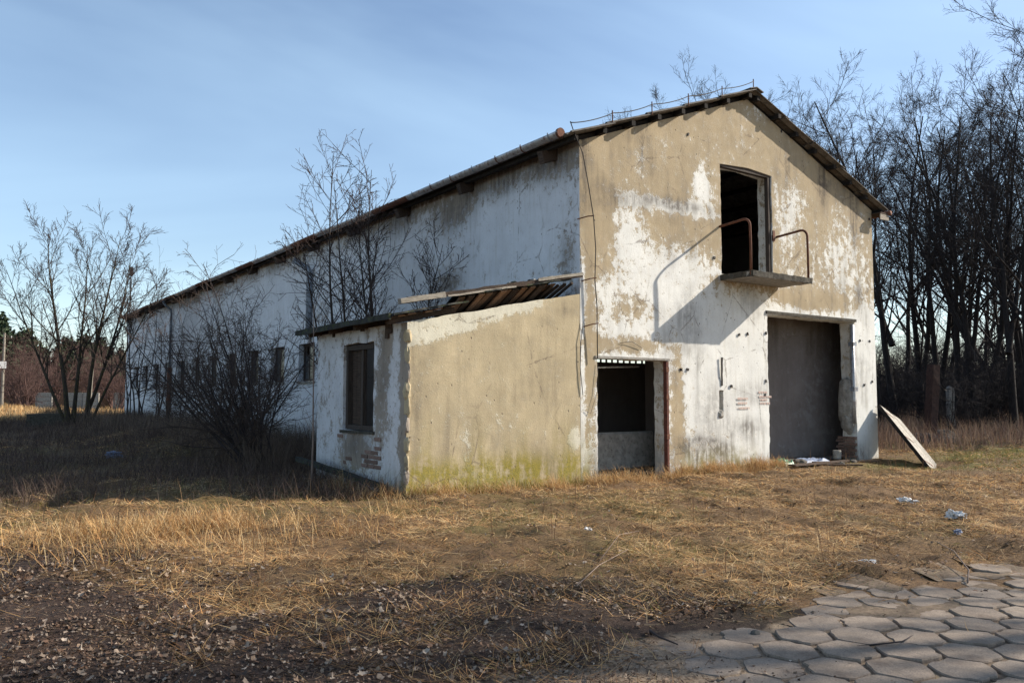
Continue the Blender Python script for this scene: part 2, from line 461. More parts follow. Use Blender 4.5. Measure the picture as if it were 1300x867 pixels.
def ground_z(x, y):
    x = np.asarray(x, float); y = np.asarray(y, float)
    straw, lit, sand, pav, green = zones(x, y)
    inside = sstep(0.25, -0.15, np.maximum(np.maximum(-3.75 - x, x - 10.3), -y)) * sstep(46, 45, y)
    z = (fbm(x * 0.45, y * 0.45, 3, 3) - 0.5) * 0.16
    z += straw * ((fbm(x * 1.7, y * 1.7, 5, 3) - 0.45) * 0.20 + (fbm(x * 4.4, y * 4.4, 6, 2) - 0.5) * 0.09)
    z += (fbm(x * 6, y * 6, 9, 2) - 0.5) * 0.035 * (1 - 0.7 * sand)
    z *= (1 - 0.9 * pav)
    z += -0.05 * pav
    # long mound of rubble and brush beside the long wall
    z += 0.30 * np.exp(-((x + 4.0) / 1.6) ** 2) * sstep(7, 11, y) * (0.6 + 0.8 * fbm(x * .5, y * .3, 71, 3))
    # hollow worn at the right corner
    z -= 0.20 * np.exp(-((x - 9.6) / 1.7) ** 2 - ((y + 1.7) / 1.0) ** 2)
    # rolling land far away
    d = np.hypot(x - CAM[0], y - CAM[1])
    z += sstep(60, 400, d) * (fbm(x * 0.01, y * 0.01, 12, 2) - 0.3) * 4.0
    return z * (1 - inside) - 0.06 * inside

def graded(lo, a, b, hi, step, grow=1.13):
    core = list(np.arange(a, b, step))
    out = []; s = step; p = core[-1]
    while p < hi: s = min(s * grow, 60); p += s; out.append(p)
    pre = []; s = step; p = core[0]
    while p > lo: s = min(s * grow, 60); p -= s; pre.append(p)
    return np.array(pre[::-1] + core + out)
gx = graded(-900, -11.5, 4.6, 1100, 0.075, 1.06)
gy = graded(-300, -10.8, 1.2, 1500, 0.075, 1.06)
GX, GY = np.meshgrid(gx, gy)
GZ = ground_z(GX, GY)
nx, ny = len(gx), len(gy)
ii = (np.arange(ny - 1)[:, None] * nx + np.arange(nx - 1)[None, :]).ravel()
quads = np.stack([ii, ii + 1, ii + 1 + nx, ii + nx], 1)
zs = zones(GX.ravel(), GY.ravel())
zc = np.stack([zs[0], zs[2], zs[4]], 1)
ground = link('ground', np_mesh('ground', np.stack([GX.ravel(), GY.ravel(), GZ.ravel()], 1), quads=quads, smooth=True, colors=zc, cname='zone'), M['ground'])
tag(ground, 'rough ground of dry straw, leaf mould and bare sandy soil', None, kind='structure')

def gz(x, y): return float(ground_z(np.array([x]), np.array([y]))[0])

# ------------------------------------------------------------------ old hexagonal paving, every paver its own piece
ang0 = math.atan2(0.216, -0.976) + R(4)
ux = np.array([math.cos(ang0), math.sin(ang0)]); uy = np.array([-ux[1], ux[0]])
pv = []
for i in range(-46, 47):
    for j in range(-46, 47):
        rr = 0.200                                       # centre to corner
        p = np.array([-3.6, -9.4]) + ux * (i * rr * 1.5 * 1.075) + uy * ((j + (i % 2) * 0.5) * rr * math.sqrt(3) * 1.075)
        pv.append(p)
pv = np.array(pv)
s_ = road_s(pv[:, 0], pv[:, 1])
edge_n = (fbm(pv[:, 0] * 2, pv[:, 1] * 2, 91, 2) - 0.5)
keep = (s_ + edge_n * 1.1 + 0.45 * sstep(-5.0, -3.2, pv[:, 0]) > 0.0) & (pv[:, 0] + edge_n * 2.0 + 0.25 * (s_ - 1) > -6.7) & (pv[:, 0] < 2.0) & (pv[:, 1] > -11.6)
pv = pv[keep]
bed = MB()
ys = np.arange(-11.7, -7.4, 0.25); xs = np.arange(-7.4, 2.3, 0.25)
idx = {}
for j, y in enumerate(ys):
    for i, x in enumerate(xs):
        idx[(i, j)] = len(bed.v); bed.v.append((x, y, gz(x, y) + 0.006))
for j in range(len(ys) - 1):
    for i in range(len(xs) - 1):
        cx_, cy_ = xs[i] + .12, ys[j] + .12
        if len(pv) and cx_ > -5.3 and np.min(np.hypot(pv[:, 0] - cx_, pv[:, 1] - cy_)) < 0.16:
            bed.f.append((idx[(i, j)], idx[(i + 1, j)], idx[(i + 1, j + 1)], idx[(i, j + 1)]))
paving = bed.build('paved_road', mat_simple('joint_soil', (0.09, 0.062, 0.044), (0.20, 0.145, 0.10), 20, 0.95, c2=(0.06, 0.06, 0.02)), None)
tag(paving, 'old road of hexagonal concrete pavers with soil in the joints', None, kind='structure')
def paver_mesh(seed):
    rnd = random.Random(seed)
    n = 24; ring = []
    for k in range(n):
        a = 2 * math.pi * k / n
        hexr = 0.200 * math.cos(math.pi / 6) / math.cos((a % (math.pi / 3)) - math.pi / 6)
        r_ = min(hexr, 0.194) * (1 + rnd.uniform(-0.022, 0.016))
        if rnd.random() < 0.13: r_ *= rnd.uniform(.89, .97)
        ring.append((r_ * math.cos(a), r_ * math.sin(a)))
    V = []; F = []
    for sc_, z in ((1.0, -0.09), (1.0, 0.020), (0.972, 0.030)):
        V += [(x * sc_, y * sc_, z + rnd.uniform(-.0015, .0015)) for x, y in ring]
    V.append((0, 0, 0.031))
    for l in range(2):
        for k in range(n):
            F.append((l * n + k, l * n + (k + 1) % n, (l + 1) * n + (k + 1) % n, (l + 1) * n + k))
    for k in range(n): F.append((2 * n + k, 2 * n + (k + 1) % n, 3 * n))
    me = bpy.data.meshes.new('paver'); me.from_pydata(V, [], F)
    me.update(); me.materials.append(M['paver'])
    return me
pav_me = [paver_mesh(s) for s in range(11)]
for k, p in enumerate(pv):
    o = bpy.data.objects.new('paver', pav_me[(k * 7) % 11])
    sink = 0.0
    s1 = road_s(p[0], p[1])
    lowx = p[0] + 6.9
    if lowx < 1.5: sink = 0.030 * (1.5 - lowx) / 1.5 * random.uniform(0.6, 1.05)
    if s1 < 0.30: sink = max(sink, random.uniform(0.0, 0.018))
    zmin = min(gz(p[0] + dx_, p[1] + dy_) for dx_, dy_ in ((0, 0), (.18, 0), (-.18, 0), (0, .18), (0, -.18)))
    o.location = (p[0], p[1], zmin - .008 - sink + random.uniform(-0.005, 0.005))
    o.rotation_euler = (random.uniform(-.035, .035), random.uniform(-.035, .035), ang0 + (math.pi / 3) * random.randrange(6) + random.uniform(-.05, .05))
    col.objects.link(o); o.parent = paving
print('pavers', len(pv))

# ------------------------------------------------------------------ warehouse
W, L, HE, AX, HA = 10.18, 44.7, 6.50, 5.09, 8.42      # width, length, eaves, apex x, apex height of the wall
SLOPE = (HA - HE) / AX
T = 0.40

def panel_grid(us, vs, holes, to3, name, mat, parent, depth=None, jag=0.03, field=None, wob=0.010, topf=None, seed=1, normal=(0, 1, 0)):
    """wall face as a grid with openings; the openings' edges are broken a little and get reveals DEPTH deep.
    to3(u,v) -> xyz ; holes: (u0,u1,v0,v1)"""
    us = np.array(us); vs = np.array(vs)
    nu, nv = len(us), len(vs)
    U, Vv = np.meshgrid(us, vs)
    if topf is not None:
        ve, ht = topf                              # above ve the rows are squeezed under the gable line
        vmax = vs[-1]
        t = np.clip((Vv - ve) / (vmax - ve), 0, 1)
        Vv = np.where(Vv > ve, ve + t * (ht(U) - ve), Vv)
    hole_q = np.zeros((nv - 1, nu - 1), bool)
    cu = (us[:-1] + us[1:]) / 2; cv = (vs[:-1] + vs[1:]) / 2
    for (a, b, c, d) in holes:
        hole_q |= ((cu[None, :] > a) & (cu[None, :] < b) & (cv[:, None] > c) & (cv[:, None] < d))
    # jag the hole edges
    Uo, Vo = U.copy(), Vv.copy()
    for (a, b, c, d) in holes:
        on_v = ((np.abs(U - a) < 1e-4) | (np.abs(U - b) < 1e-4)) & (Vv > c + 1e-3) & (Vv < d - 1e-3)
        on_h = (np.abs(Vv - d) < 1e-4) & (U > a + 1e-3) & (U < b - 1e-3)
        Uo += on_v * (fbm(Vv * 7, U * 3, seed + 40, 3) - 0.5) * jag * 2.2
        Vo += on_h * (fbm(U * 7, Vv * 3, seed + 50, 3) - 0.5) * jag * 2.2
    off = (fbm(U * 0.9, Vv * 0.9, seed, 4) - 0.5) * wob * 2 + (fbm(U * 5, Vv * 5, seed + 3, 3) - 0.5) * wob * 0.9
    off[:, 0] = off[:, -1] = 0
    P = to3(Uo.ravel(), Vo.ravel())
    nrm = np.array(normal, float)
    P = P + off.ravel()[:, None] * nrm[None, :]
    ii = (np.arange(nv - 1)[:, None] * nu + np.arange(nu - 1)[None, :])
    ii = ii[~hole_q]
    Q = np.stack([ii, ii + 1, ii + 1 + nu, ii + nu], 1)
    F = field(U.ravel(), Vv.ravel()) if field is not None else np.zeros((U.size, 3))
    V = [P]; QQ = [Q]; CC = [F]
    base = U.size
    if depth is not None:
        # reveals: boundary edges between a hole cell and a solid cell
        for j in range(nv - 1):
            for i in range(nu - 1):
                if not hole_q[j, i]: continue
                for (dj, di, e0, e1) in ((0, -1, (j, i), (j + 1, i)), (0, 1, (j + 1, i + 1), (j, i + 1)), (-1, 0, (j, i + 1), (j, i)), (1, 0, (j + 1, i), (j + 1, i + 1))):
                    jj, i2 = j + dj, i + di
                    if 0 <= jj < nv - 1 and 0 <= i2 < nu - 1 and not hole_q[jj, i2]:
                        a = e0[0] * nu + e0[1]; b = e1[0] * nu + e1[1]
                        q = np.array([P[a], P[b], P[b] + nrm * depth, P[a] + nrm * depth])
                        V.append(q); QQ.append(np.array([[base, base + 1, base + 2, base + 3]])); base += 4
                        c_ = np.array([F[a], F[b], F[b], F[a]]).copy(); c_[:, 0] = 0.72
                        CC.append(c_)
    me = np_mesh(name, np.concatenate(V), quads=np.concatenate(QQ), smooth=False, colors=np.concatenate(CC), cname='mask')
    return link(name, me, mat, parent)

def fine(a, b, step, marks):
    p = sorted(set([round(float(a), 4), round(float(b), 4)] + [round(float(m), 4) for m in marks]))
    out = []
    for q0, q1 in zip(p[:-1], p[1:]):
        k = max(1, int(round((q1 - q0) / step)))
        out += [q0 + (q1 - q0) * t / k for t in range(k)]
    return out + [p[-1]]

warehouse = empty('warehouse', (0, 0, 0))
tag(warehouse, 'long derelict white and tan plastered warehouse with gable door, loft balcony and rusty gutter', 'warehouse')

WHITE = [(2.47,5.55,1.31,0.17,0.70),(1.33,4.94,0.48,0.64,0.55),(2.45,4.33,1.42,0.66,0.40),(3.46,5.90,0.46,0.44,0.35),(1.68,6.38,0.23,0.36,0.35),(2.33,6.74,0.17,0.42,0.25),(3.47,6.28,0.23,0.35,0.45),(0.42,4.68,0.45,1.09,-0.35),(0.20,2.07,0.26,1.80,-0.75),(1.31,3.35,0.87,0.35,-0.40),(1.30,2.59,1.19,0.19,-0.70),(2.63,1.30,0.26,1.39,-0.80),(4.94,1.98,1.38,1.06,0.30),(6.46,5.57,0.55,1.15,0.50),(6.92,6.40,0.38,0.59,0.30),(8.48,5.81,1.39,0.81,0.20),(9.13,4.87,1.43,0.62,0.35),(7.40,3.91,1.62,0.23,-0.75),(9.79,2.04,0.37,1.84,0.30),(8.19,7.09,1.37,0.61,-0.20),(0.06,2.67,0.08,1.95,0.60),(3.59,0.61,1.01,0.33,-0.20),(5.27,8.20,0.72,0.28,0.30),(0.68,3.54,0.41,0.31,0.20)]
STAIN = [(2.48,5.62,1.31,0.13,0.50),(1.34,5.46,0.55,0.13,0.30),(8.01,6.86,0.17,0.61,0.70),(9.32,6.50,0.18,0.94,0.60),(8.52,6.83,0.87,0.41,0.25),(3.58,0.41,0.75,0.23,0.60),(3.09,0.55,0.61,0.20,0.50),(4.91,0.83,0.55,0.26,0.30),(1.35,6.56,0.09,0.49,0.25),(6.57,7.02,0.12,0.48,0.40),(10.41,7.98,0.39,0.22,0.20),(0.09,6.41,0.12,0.39,0.40),(5.07,1.62,0.61,0.28,0.25),(3.73,1.20,0.51,0.68,0.30),(9.46,4.18,0.18,0.41,0.50),(2.91,3.28,0.85,0.33,0.15),(4.75,0.05,1.62,0.14,0.40)]
def blobs(u, v, B):
    t = np.zeros_like(u)
    for (a, b, ra, rb, m) in B:
        t += m * np.exp(-(((u - a) / ra) ** 2 + ((v - b) / rb) ** 2) ** 1.3)
    return t
def gable_field(u, v):
    w = 0.17 + 0.27 * sstep(5.0, 4.2, v) + 0.40 * sstep(4.3, 3.4, v) + 0.06 * sstep(2.2, 1.4, v)
    w = w + blobs(u, v, WHITE)
    w = w + (fbm(u * 0.8, v * 0.8, 61, 4) - 0.5) * 0.45
    s = blobs(u, v, STAIN) * 1.9 + 0.45 * sstep(0.6, 0.0, v) + 0.40 * sstep(.54, .72, fbm(u * 1.6, v * 1.1, 67, 4)) + 0.28 * sstep(.62, .76, fbm(u * 7, v * .5, 68, 3))
    m = 0.7 * sstep(0.65, 0.05, v) * sstep(0.45, 0.6, fbm(u * 1.2, v * 0.5, 66, 3)) + 0.5 * sstep(0.5, 0.1, u) * sstep(1.5, 0.3, v)
    return np.stack([np.clip(w, 0, 1), np.clip(s, 0, 1), np.clip(m, 0, 1)], 1)
UPD = (4.10, 5.93, 4.27, 6.80)      # loft door
DR1 = (0.42, 2.36, -0.2, 2.30)      # small door
DR2 = (5.66, 9.22, -0.2, 3.46)      # big door
slot = (3.95, 4.09, 1.22, 1.70)     # a hole knocked through the plaster
marks_u = [UPD[0], UPD[1], DR1[0], DR1[1], DR2[0], DR2[1], slot[0], slot[1]]
marks_v = [UPD[2], UPD[3], DR1[3], DR2[3], slot[2], slot[3], HE, 0.0]
gus = fine(0, W, 0.075, marks_u); gvs = fine(-0.2, HA, 0.075, marks_v)
panel_grid(gus, gvs, [UPD, DR1, DR2, slot], lambda u, v: np.stack([u, np.zeros_like(u), v], 1), 'gable_wall', M['gable'], warehouse,
           depth=T, jag=0.028, field=gable_field, topf=(HE, lambda u: HE + np.maximum(0.01, (HA - HE) - SLOPE * np.abs(u - AX))), seed=5)
MB().box(slot[0] - .05, slot[1] + .05, 0.14, 0.2, slot[2] - .05, slot[3] + .05).build('hole_back', M['stone'], warehouse)

# long wall with its row of windows
wins = [(11.08 + 2.77 * k - 0.70, 11.08 + 2.77 * k + 0.70, 2.05, 3.30) for k in range(12)]
def side_field(u, v):
    w = 0.90 - 0.45 * sstep(5.4, 6.4, v) * (0.4 + fbm(u * 0.5, v * 0.2, 81, 3)) + (fbm(u * 0.5, v * 0.6, 82, 4) - 0.5) * 0.5
    B = [(4.7, 5.0, 0.5, 1.1, -0.16), (4.4, 5.9, 0.8, 0.5, -0.3), (4.9, 4.25, 0.7, 0.35, -0.42), (0.45, 4.3, 0.3, 0.9, -0.4), (0.2, 5.2, 0.18, 1.8, -0.15), (12.6, 4.6, .5, 1.4, -.3), (24, 5, 1.2, 1.0, -.3)]
    w = w + blobs(u, v, B)
    s = 0.75 * sstep(5.75, 6.45, v) * sstep(0.35, 0.62, fbm(u * 0.7, v * 0.12, 83, 3)) + 0.5 * sstep(1.2, 0.0, v)
    s = s + blobs(u, v, [(0.8, 6.3, 0.8, 0.45, 0.7), (4.6, 5.9, 1.0, 0.5, 0.7), (4.8, 4.3, .7, .3, .6), (2.6, 6.2, .5, .3, .7), (0.35, 4.2, 0.25, 0.5, 0.5), (32.4, 3, .3, 3, .6), (7.3, 6.1, .8, .35, .6)])
    m = 0.4 * sstep(0.8, 0.1, v)
    return np.stack([np.clip(w, 0, 1), np.clip(s, 0, 1), np.clip(m, 0, 1)], 1)
sus = fine(0.0, L, 0.24, [x for w_ in wins for x in w_[:2]] + list(np.arange(0, 10, 0.12)))
svs = fine(-0.2, HE, 0.16, [2.05, 3.30, 0.0])
panel_grid(sus, svs, wins, lambda u, v: np.stack([np.zeros_like(u) + 0.0, u, v], 1), 'side_wall', M['side'], warehouse,
           depth=0.30, jag=0.03, field=side_field, seed=15, normal=(1, 0, 0))
# right-hand long wall and the far gable, seen only through the openings
rwins = [(8.1, 11.5, 2.05, 3.30)] + [(2.77 * k - 0.8, 2.77 * k + 0.8, 2.05, 3.30) for k in (1, 2, 5, 6, 7, 8, 9, 10, 11, 12, 13, 14, 15)]
rus = fine(0.0, L, 0.8, [x for w_ in rwins for x in w_[:2]]); rvs = fine(-0.2, HE, 0.6, [2.05, 3.30])
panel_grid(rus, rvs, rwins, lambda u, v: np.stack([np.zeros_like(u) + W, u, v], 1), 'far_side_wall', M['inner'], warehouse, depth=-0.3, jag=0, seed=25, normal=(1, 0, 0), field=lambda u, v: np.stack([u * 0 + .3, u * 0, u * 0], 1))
bk = MB(); bk.v = [(0, L, -.2), (W, L, -.2), (W, L, HE), (AX, L, HA), (0, L, HE)]; bk.f = [(0, 1, 2, 3, 4)]
bk.build('rear_gable', M['side'], warehouse)
MB().box(0.02, W - .02, 0.42, L - .05, -0.03, 0.02).build('concrete_floor', M['stone'], warehouse)
MB().box(0.03, W - .03, 0.42, L - .06, 4.02, 4.24).build('loft_floor', M['darkgap'], warehouse)  # unseen floor behind the loft door, added to keep the interior dark

# windows of the long wall: timber frame, mullions, panes (some gone)
def window_parts(y0, y1, z0, z1, x, parent, k, sgn=1):
    fr = MB(); w = 0.07
    a, b = y0 + 0.01, y1 - 0.01; c, d = z0 + 0.012, z1 - 0.012
    fr.box(x - .03, x + .03, a, a + w, c, d); fr.box(x - .03, x + .03, b - w, b, c, d)
    fr.box(x - .028, x + .028, a + w, b - w, c, c + w); fr.box(x - .028, x + .028, a + w, b - w, d - w, d)
    f = fr.build('window', M['frame_wood'], parent)
    n = 3
    step = (b - a - 2 * w) / n
    for i in range(1, n):
        yy = a + w + step * i
        MB().box(x - .02, x + .02, yy - .018, yy + .018, c + w, d - w).build('mullion', M['frame_wood'], f)
    for i in range(n):
        if random.random() < 0.3: continue
        yy = a + w + step * i
        MB().box(x - .004, x + .004, yy + .019, yy + step - .019, c + w + .001, d - w - .001 - (0.4 * random.random() if random.random() < .3 else 0)).build('pane', M['glass'], f)
    return f
for k, w_ in enumerate(wins):
    window_parts(*w_, 0.20, warehouse, k)
# sills, a touch proud of the plaster
for w_ in wins:
    MB().box(-0.06, 0.12, w_[0] - .05, w_[1] + .05, w_[2] - .07, w_[2] - .004).build('window_sill', M['concrete'], warehouse)
# mullioned lights of the far wall (their bars show as bright slits over the partition)
for w_ in rwins[:6]:
    mm = MB()
    nb_ = int((w_[1] - w_[0]) / .3)
    for i in range(1, nb_):
        yy = w_[0] + (w_[1] - w_[0]) * i / nb_
        mm.box(W + .1 - .03, W + .1 + .03, yy - .025, yy + .025, w_[2] + .003, w_[3] - .003)
    mm.build('window_bars', M['frame_wood'], warehouse)

# roof: corrugated sheets laid in lapped courses on purlins
OVH = 0.27; EAVE = 0.42
cs_ = math.sqrt(1 + SLOPE ** 2)
half = AX + EAVE
NC = 5
def corr_sheet(side, c, y0, y1, MBo):
    """one sheet of course c (0 at the ridge); SIDE -1 left, +1 right"""
    d0 = half * c / NC; d1 = half * (c + 1) / NC + (0.14 if c < NC - 1 else 0.0)
    ny_ = max(2, int((y1 - y0) / 0.0443))
    zt = HA + 0.135
    V = []
    for t, dd, lift in ((0, d0, 0.0), (1, d1, 0.034)):
        for layer in (0.0, 0.016):
            for i in range(ny_ + 1):
                y = y0 + (y1 - y0) * i / ny_
                wv = 0.024 * math.sin(2 * math.pi * (y - y0) / 0.177)
                V.append((AX + side * dd, y, zt - SLOPE * dd + lift + wv + layer))
    n = ny_ + 1
    F = []
    for i in range(ny_):
        F.append((n + i, n + i + 1, 3 * n + i + 1, 3 * n + i))           # top
        F.append((i, 2 * n + i, 2 * n + i + 1, i + 1))                   # underside
        F.append((2 * n + i, 3 * n + i, 3 * n + i + 1, 2 * n + i + 1))   # lower edge
        F.append((i, i + 1, n + i + 1, n + i))
    F.append((0, n, 3 * n, 2 * n)); F.append((ny_, 2 * n + ny_, 3 * n + ny_, n + ny_))
    MBo.add(V, F)
rest = MB()
SW = 1.06
for side in (-1, 1):
    for c in range(NC):
        y = -OVH; k = 0
        me = None
        while y < L + 0.2:
            y1 = min(y + SW + 0.03, L + 0.25)
            if k < 14:
                if me is None:
                    m_ = MB(); corr_sheet(side, c, 0, SW + 0.03, m_); me = m_.mesh('roof_sheet'); me.materials.append(M['asbestos'])
                o = bpy.data.objects.new('roof_sheet', me); col.objects.link(o); o.parent = warehouse
                o.location = (random.uniform(-.02, .02), y + (random.uniform(-.03, .05) if k == 0 else 0), 0.004 * (k % 2) + random.uniform(-.006, .006))
            else:
                corr_sheet(side, c, y, y1, rest)
            y += SW; k += 1
ro = rest.build('roof_sheeting', M['asbestos'], warehouse); ro['kind'] = 'stuff'
rc = MB()
yy = -OVH - .02
while yy < L:
    y1 = min(yy + 1.7, L + .2)
    for s in (-1, 1):
        V = [(AX, yy, HA + .185), (AX, y1, HA + .185), (AX + s * .24, y1, HA + .185 - .24 * SLOPE + .02), (AX + s * .24, yy, HA + .185 - .24 * SLOPE + .02)]
        V += [(x, y, z + .018) for x, y, z in V]
        rc.add(V, [(0, 1, 2, 3), (7, 6, 5, 4), (0, 4, 5, 1), (2, 6, 7, 3), (0, 3, 7, 4), (1, 5, 6, 2)])
    yy = y1 + .004
rc.build('ridge_cap', M['asbestos'], warehouse)
# purlins: their ends show under both verges
for side in (-1, 1):
    for i in range(8):
        dd = 0.16 + i * (half - 0.35) / 7
        x = AX + side * dd; z = HA + 0.135 - SLOPE * dd - 0.028
        h_ = 0.105
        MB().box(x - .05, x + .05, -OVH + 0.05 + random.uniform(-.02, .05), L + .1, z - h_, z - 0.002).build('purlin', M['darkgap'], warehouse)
# fill between wall head and sheets
for side in (-1, 1):
    f_ = MB()
    V = [];
    for dd in (0.02, AX - 0.02):
        for y in (0.05, 0.30):
            for zz in (HA - SLOPE * dd - 0.03, HA - SLOPE * dd + 0.095):
                V.append((AX + side * dd, y, zz))
    f_.add(V, [(0, 1, 3, 2), (4, 6, 7, 5), (0, 4, 5, 1), (2, 3, 7, 6), (1, 5, 7, 3), (0, 2, 6, 4)])
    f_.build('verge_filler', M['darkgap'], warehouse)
# rafter feet under the left eave and the dark boards between them
for k in range(15):
    y = 0.75 + k * 3.05
    MB().bar((0.15, y, 6.47), (-0.36, y, 6.28), 0.16, 0.24, jit=0.012).build('rafter_foot', M['dark_wood'], warehouse)
MB().box(-0.05, 0.3, 0.3, L, 6.50, 6.62).build('wall_plate', M['dark_wood'], warehouse)
MB().box(W - 0.3, W + 0.03, 0.3, L, 6.50, 6.62).build('wall_plate', M['dark_wood'], warehouse)
for k in range(3):
    MB().bar((W - .15, 0.5 + k * 3, 6.47), (W + 0.36, 0.5 + k * 3, 6.28), 0.14, 0.2, jit=0.01).build('rafter_foot', M['dark_wood'], warehouse)
# broken soffit board and pipe stub at the right-hand eave
MB().box(W + .02, W + .42, -0.24, -0.21, 6.23, 6.37, jit=0.008).build('fascia_board', M['grey_wood'], warehouse)
MB().box(W + .05, W + .44, -0.23, 0.5, 6.40, 6.425, jit=0.008).build('soffit_board', M['dark_wood'], warehouse)
MB().tube([(W + .46, -0.28, 6.44), (W + .46, 12, 6.40)], 0.065, 10).build('gutter', M['rust'], warehouse, smooth=True)

# half-round gutter on the left eave, sagging a little, in soldered lengths with straps
def gut_pt(y): return (-0.44 + 0.012 * math.sin(y * 0.9), y, 6.58 + 0.012 * math.sin(y * 0.55 + 1) - 0.0006 * y)
y = 0.02; GR = 0.098; k = 0
while y < L:
    y1 = min(y + 2.0, L + .1)
    g_ = MB(); n = 9; V = []; F = []
    ns = 4
    for i in range(ns + 1):
        c_ = Vector(gut_pt(y + (y1 - y) * i / ns))
        for rad in (GR, GR - .008):
            for j in range(n + 1):
                a = math.pi + math.pi * j / n
                V.append(c_ + Vector((math.cos(a) * rad, 0, math.sin(a) * rad * 1.05)))
    m_ = 2 * (n + 1)
    for i in range(ns):
        for j in range(n):
            F.append((i * m_ + j, (i + 1) * m_ + j, (i + 1) * m_ + j + 1, i * m_ + j + 1))
            F.append((i * m_ + n + 1 + j, i * m_ + n + 2 + j, (i + 1) * m_ + n + 2 + j, (i + 1) * m_ + n + 1 + j))
        F.append((i * m_, i * m_ + n + 1, (i + 1) * m_ + n + 1, (i + 1) * m_))
        F.append((i * m_ + n, (i + 1) * m_ + n, (i + 1) * m_ + 2 * n + 1, i * m_ + 2 * n + 1))
    g_.add(V, F); g_.build('gutter', M['gutter'] if (k % 3) or k == 0 else M['rust'], warehouse, smooth=True)
    y = y1 + 0.003; k += 1
ec = MB(); c_ = Vector(gut_pt(0.02)); n = 16
ec.tube([c_ + Vector((0, -.012, -.02)), c_ + Vector((0, 0.05, -.02))], GR * 0.97, 16).build('gutter_end_cap', M['rust'], warehouse)
for k in range(50):
    yy = 0.3 + k * 0.9
    if yy > L: break
    c_ = Vector(gut_pt(yy))
    pts = [c_ + Vector((math.cos(math.pi + math.pi * j / 8) * (GR + .008), 0, math.sin(math.pi + math.pi * j / 8) * (GR + .012))) for j in range(9)]
    pts = [pts[0] + Vector((-.0, 0, .03))] + pts + [Vector((-0.20, yy, 6.62))]
    b_ = MB()
    for p, q in zip(pts[:-1], pts[1:]): b_.bar(p, q, 0.03, 0.006, up=(0.3, 0, 1) if abs((q - p).normalized().z) < .95 else (1, 0, 0))
    b_.build('gutter_strap', M['rust'] if k % 3 else M['zinc'], warehouse)

# downpipes
def downpipe(y, zbot, swan=True, parent=warehouse):
    g = gut_pt(y)
    pts = [(g[0], y, g[2] - .10), (g[0], y, g[2] - .22), (-.30, y - .05, g[2] - .42), (-.12, y - .08, g[2] - .56), (-.10, y - .08, g[2] - .72)]
    pts += [(-.10, y - .08, zbot)]
    return MB().tube(pts, 0.062, 10).build('downpipe', M['zinc'], parent, smooth=True)
MB().tube([(-.11, 32.4, 3.0), (-.11, 32.4, 0.2)], 0.115, 10).build('downpipe_shoe', M['rust'], warehouse, smooth=True)
downpipe(32.5, 2.9)
MB().tube([(-0.62, 13.55, 5.96), (-0.42, 13.5, 5.86), (-0.16, 13.45, 5.72), (-0.11, 13.45, 5.60), (-0.11, 13.45, 3.4)], 0.095, 10).build('downpipe', M['steel_blue'], warehouse, smooth=True)

# loft door lining: timber frame set near the face
fx0, fx1, fz0, fz1 = UPD
fr = MB()
fr.box(fx1 - .10, fx1 - .012, 0.03, 0.13, fz0 + .01, fz1 - .10).build('door_post', M['frame_wood'], warehouse)
MB().box(fx0 + .012, fx0 + .06, 0.16, 0.26, fz0 + .01, fz1 - .10).build('door_post', M['dark_wood'], warehouse)
MB().box(fx0 + .012, fx1 - .012, 0.03, 0.14, fz1 - .098, fz1 - .02).build('door_head', M['frame_wood'], warehouse)
# small door: rusty red steel frame left standing on the right, pale concrete head
MB().box(DR1[1] - .075, DR1[1] - .015, -0.035, 0.06, 0.0, DR1[3] - .015, jit=.004).build('door_frame', M['redframe'], warehouse)
for z in (2.12, 1.55, 0.75):
    MB().box(DR1[1] - .10, DR1[1] - .02, -.055, -.036, z - .05, z + .05, jit=.003).build('door_hinge', M['rust'], warehouse)
MB().box(DR1[0] - .06, DR1[1] + .06, -0.022, 0.3, DR1[3] + .004, DR1[3] + .05, jit=.006).build('lintel', M['concrete'], warehouse)
MB().box(DR2[0] - .05, DR2[1] + .05, -0.03, 0.3, DR2[3] + .008, DR2[3] + .075, jit=.012).build('lintel', M['mossy'], warehouse)

# rooms behind the doors
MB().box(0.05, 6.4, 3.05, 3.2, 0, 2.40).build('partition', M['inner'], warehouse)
MB().bar((0.45, 0.75, 2.14), (2.3, 0.78, 2.20), 0.03, 0.03).build('lit_edge_bar', M['steel'], warehouse)  # pale bar added to stand for the lit top edge of the partition
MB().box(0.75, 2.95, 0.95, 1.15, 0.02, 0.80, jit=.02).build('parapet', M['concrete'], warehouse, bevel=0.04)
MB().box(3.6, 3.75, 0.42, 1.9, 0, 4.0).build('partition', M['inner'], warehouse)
# big door: a shallow lobby closed by a rough plaster wall
def inner_field(u, v):
    w = 0.30 + (fbm(u * 1.2, v * 1.2, 44, 4) - .5) * 0.6
    s = 0.9 * sstep(2.0, 3.2, v) * sstep(.38, .58, fbm(u, v, 45, 3)) + .5 * sstep(.52, .68, fbm(u * 1.5, v * 1.5, 46, 4)) + 0.3 * sstep(.3, 0, v)
    return np.stack([np.clip(w, 0, 1), np.clip(s, 0, 1), u * 0], 1)
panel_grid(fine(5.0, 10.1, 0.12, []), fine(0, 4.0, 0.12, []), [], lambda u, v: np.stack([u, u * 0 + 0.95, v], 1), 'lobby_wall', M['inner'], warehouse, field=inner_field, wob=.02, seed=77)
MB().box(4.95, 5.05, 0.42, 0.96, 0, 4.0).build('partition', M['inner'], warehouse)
MB().box(4.9, 10.1, 0.42, 1.0, 3.66, 3.74).build('lobby_ceiling', M['concrete'], warehouse)
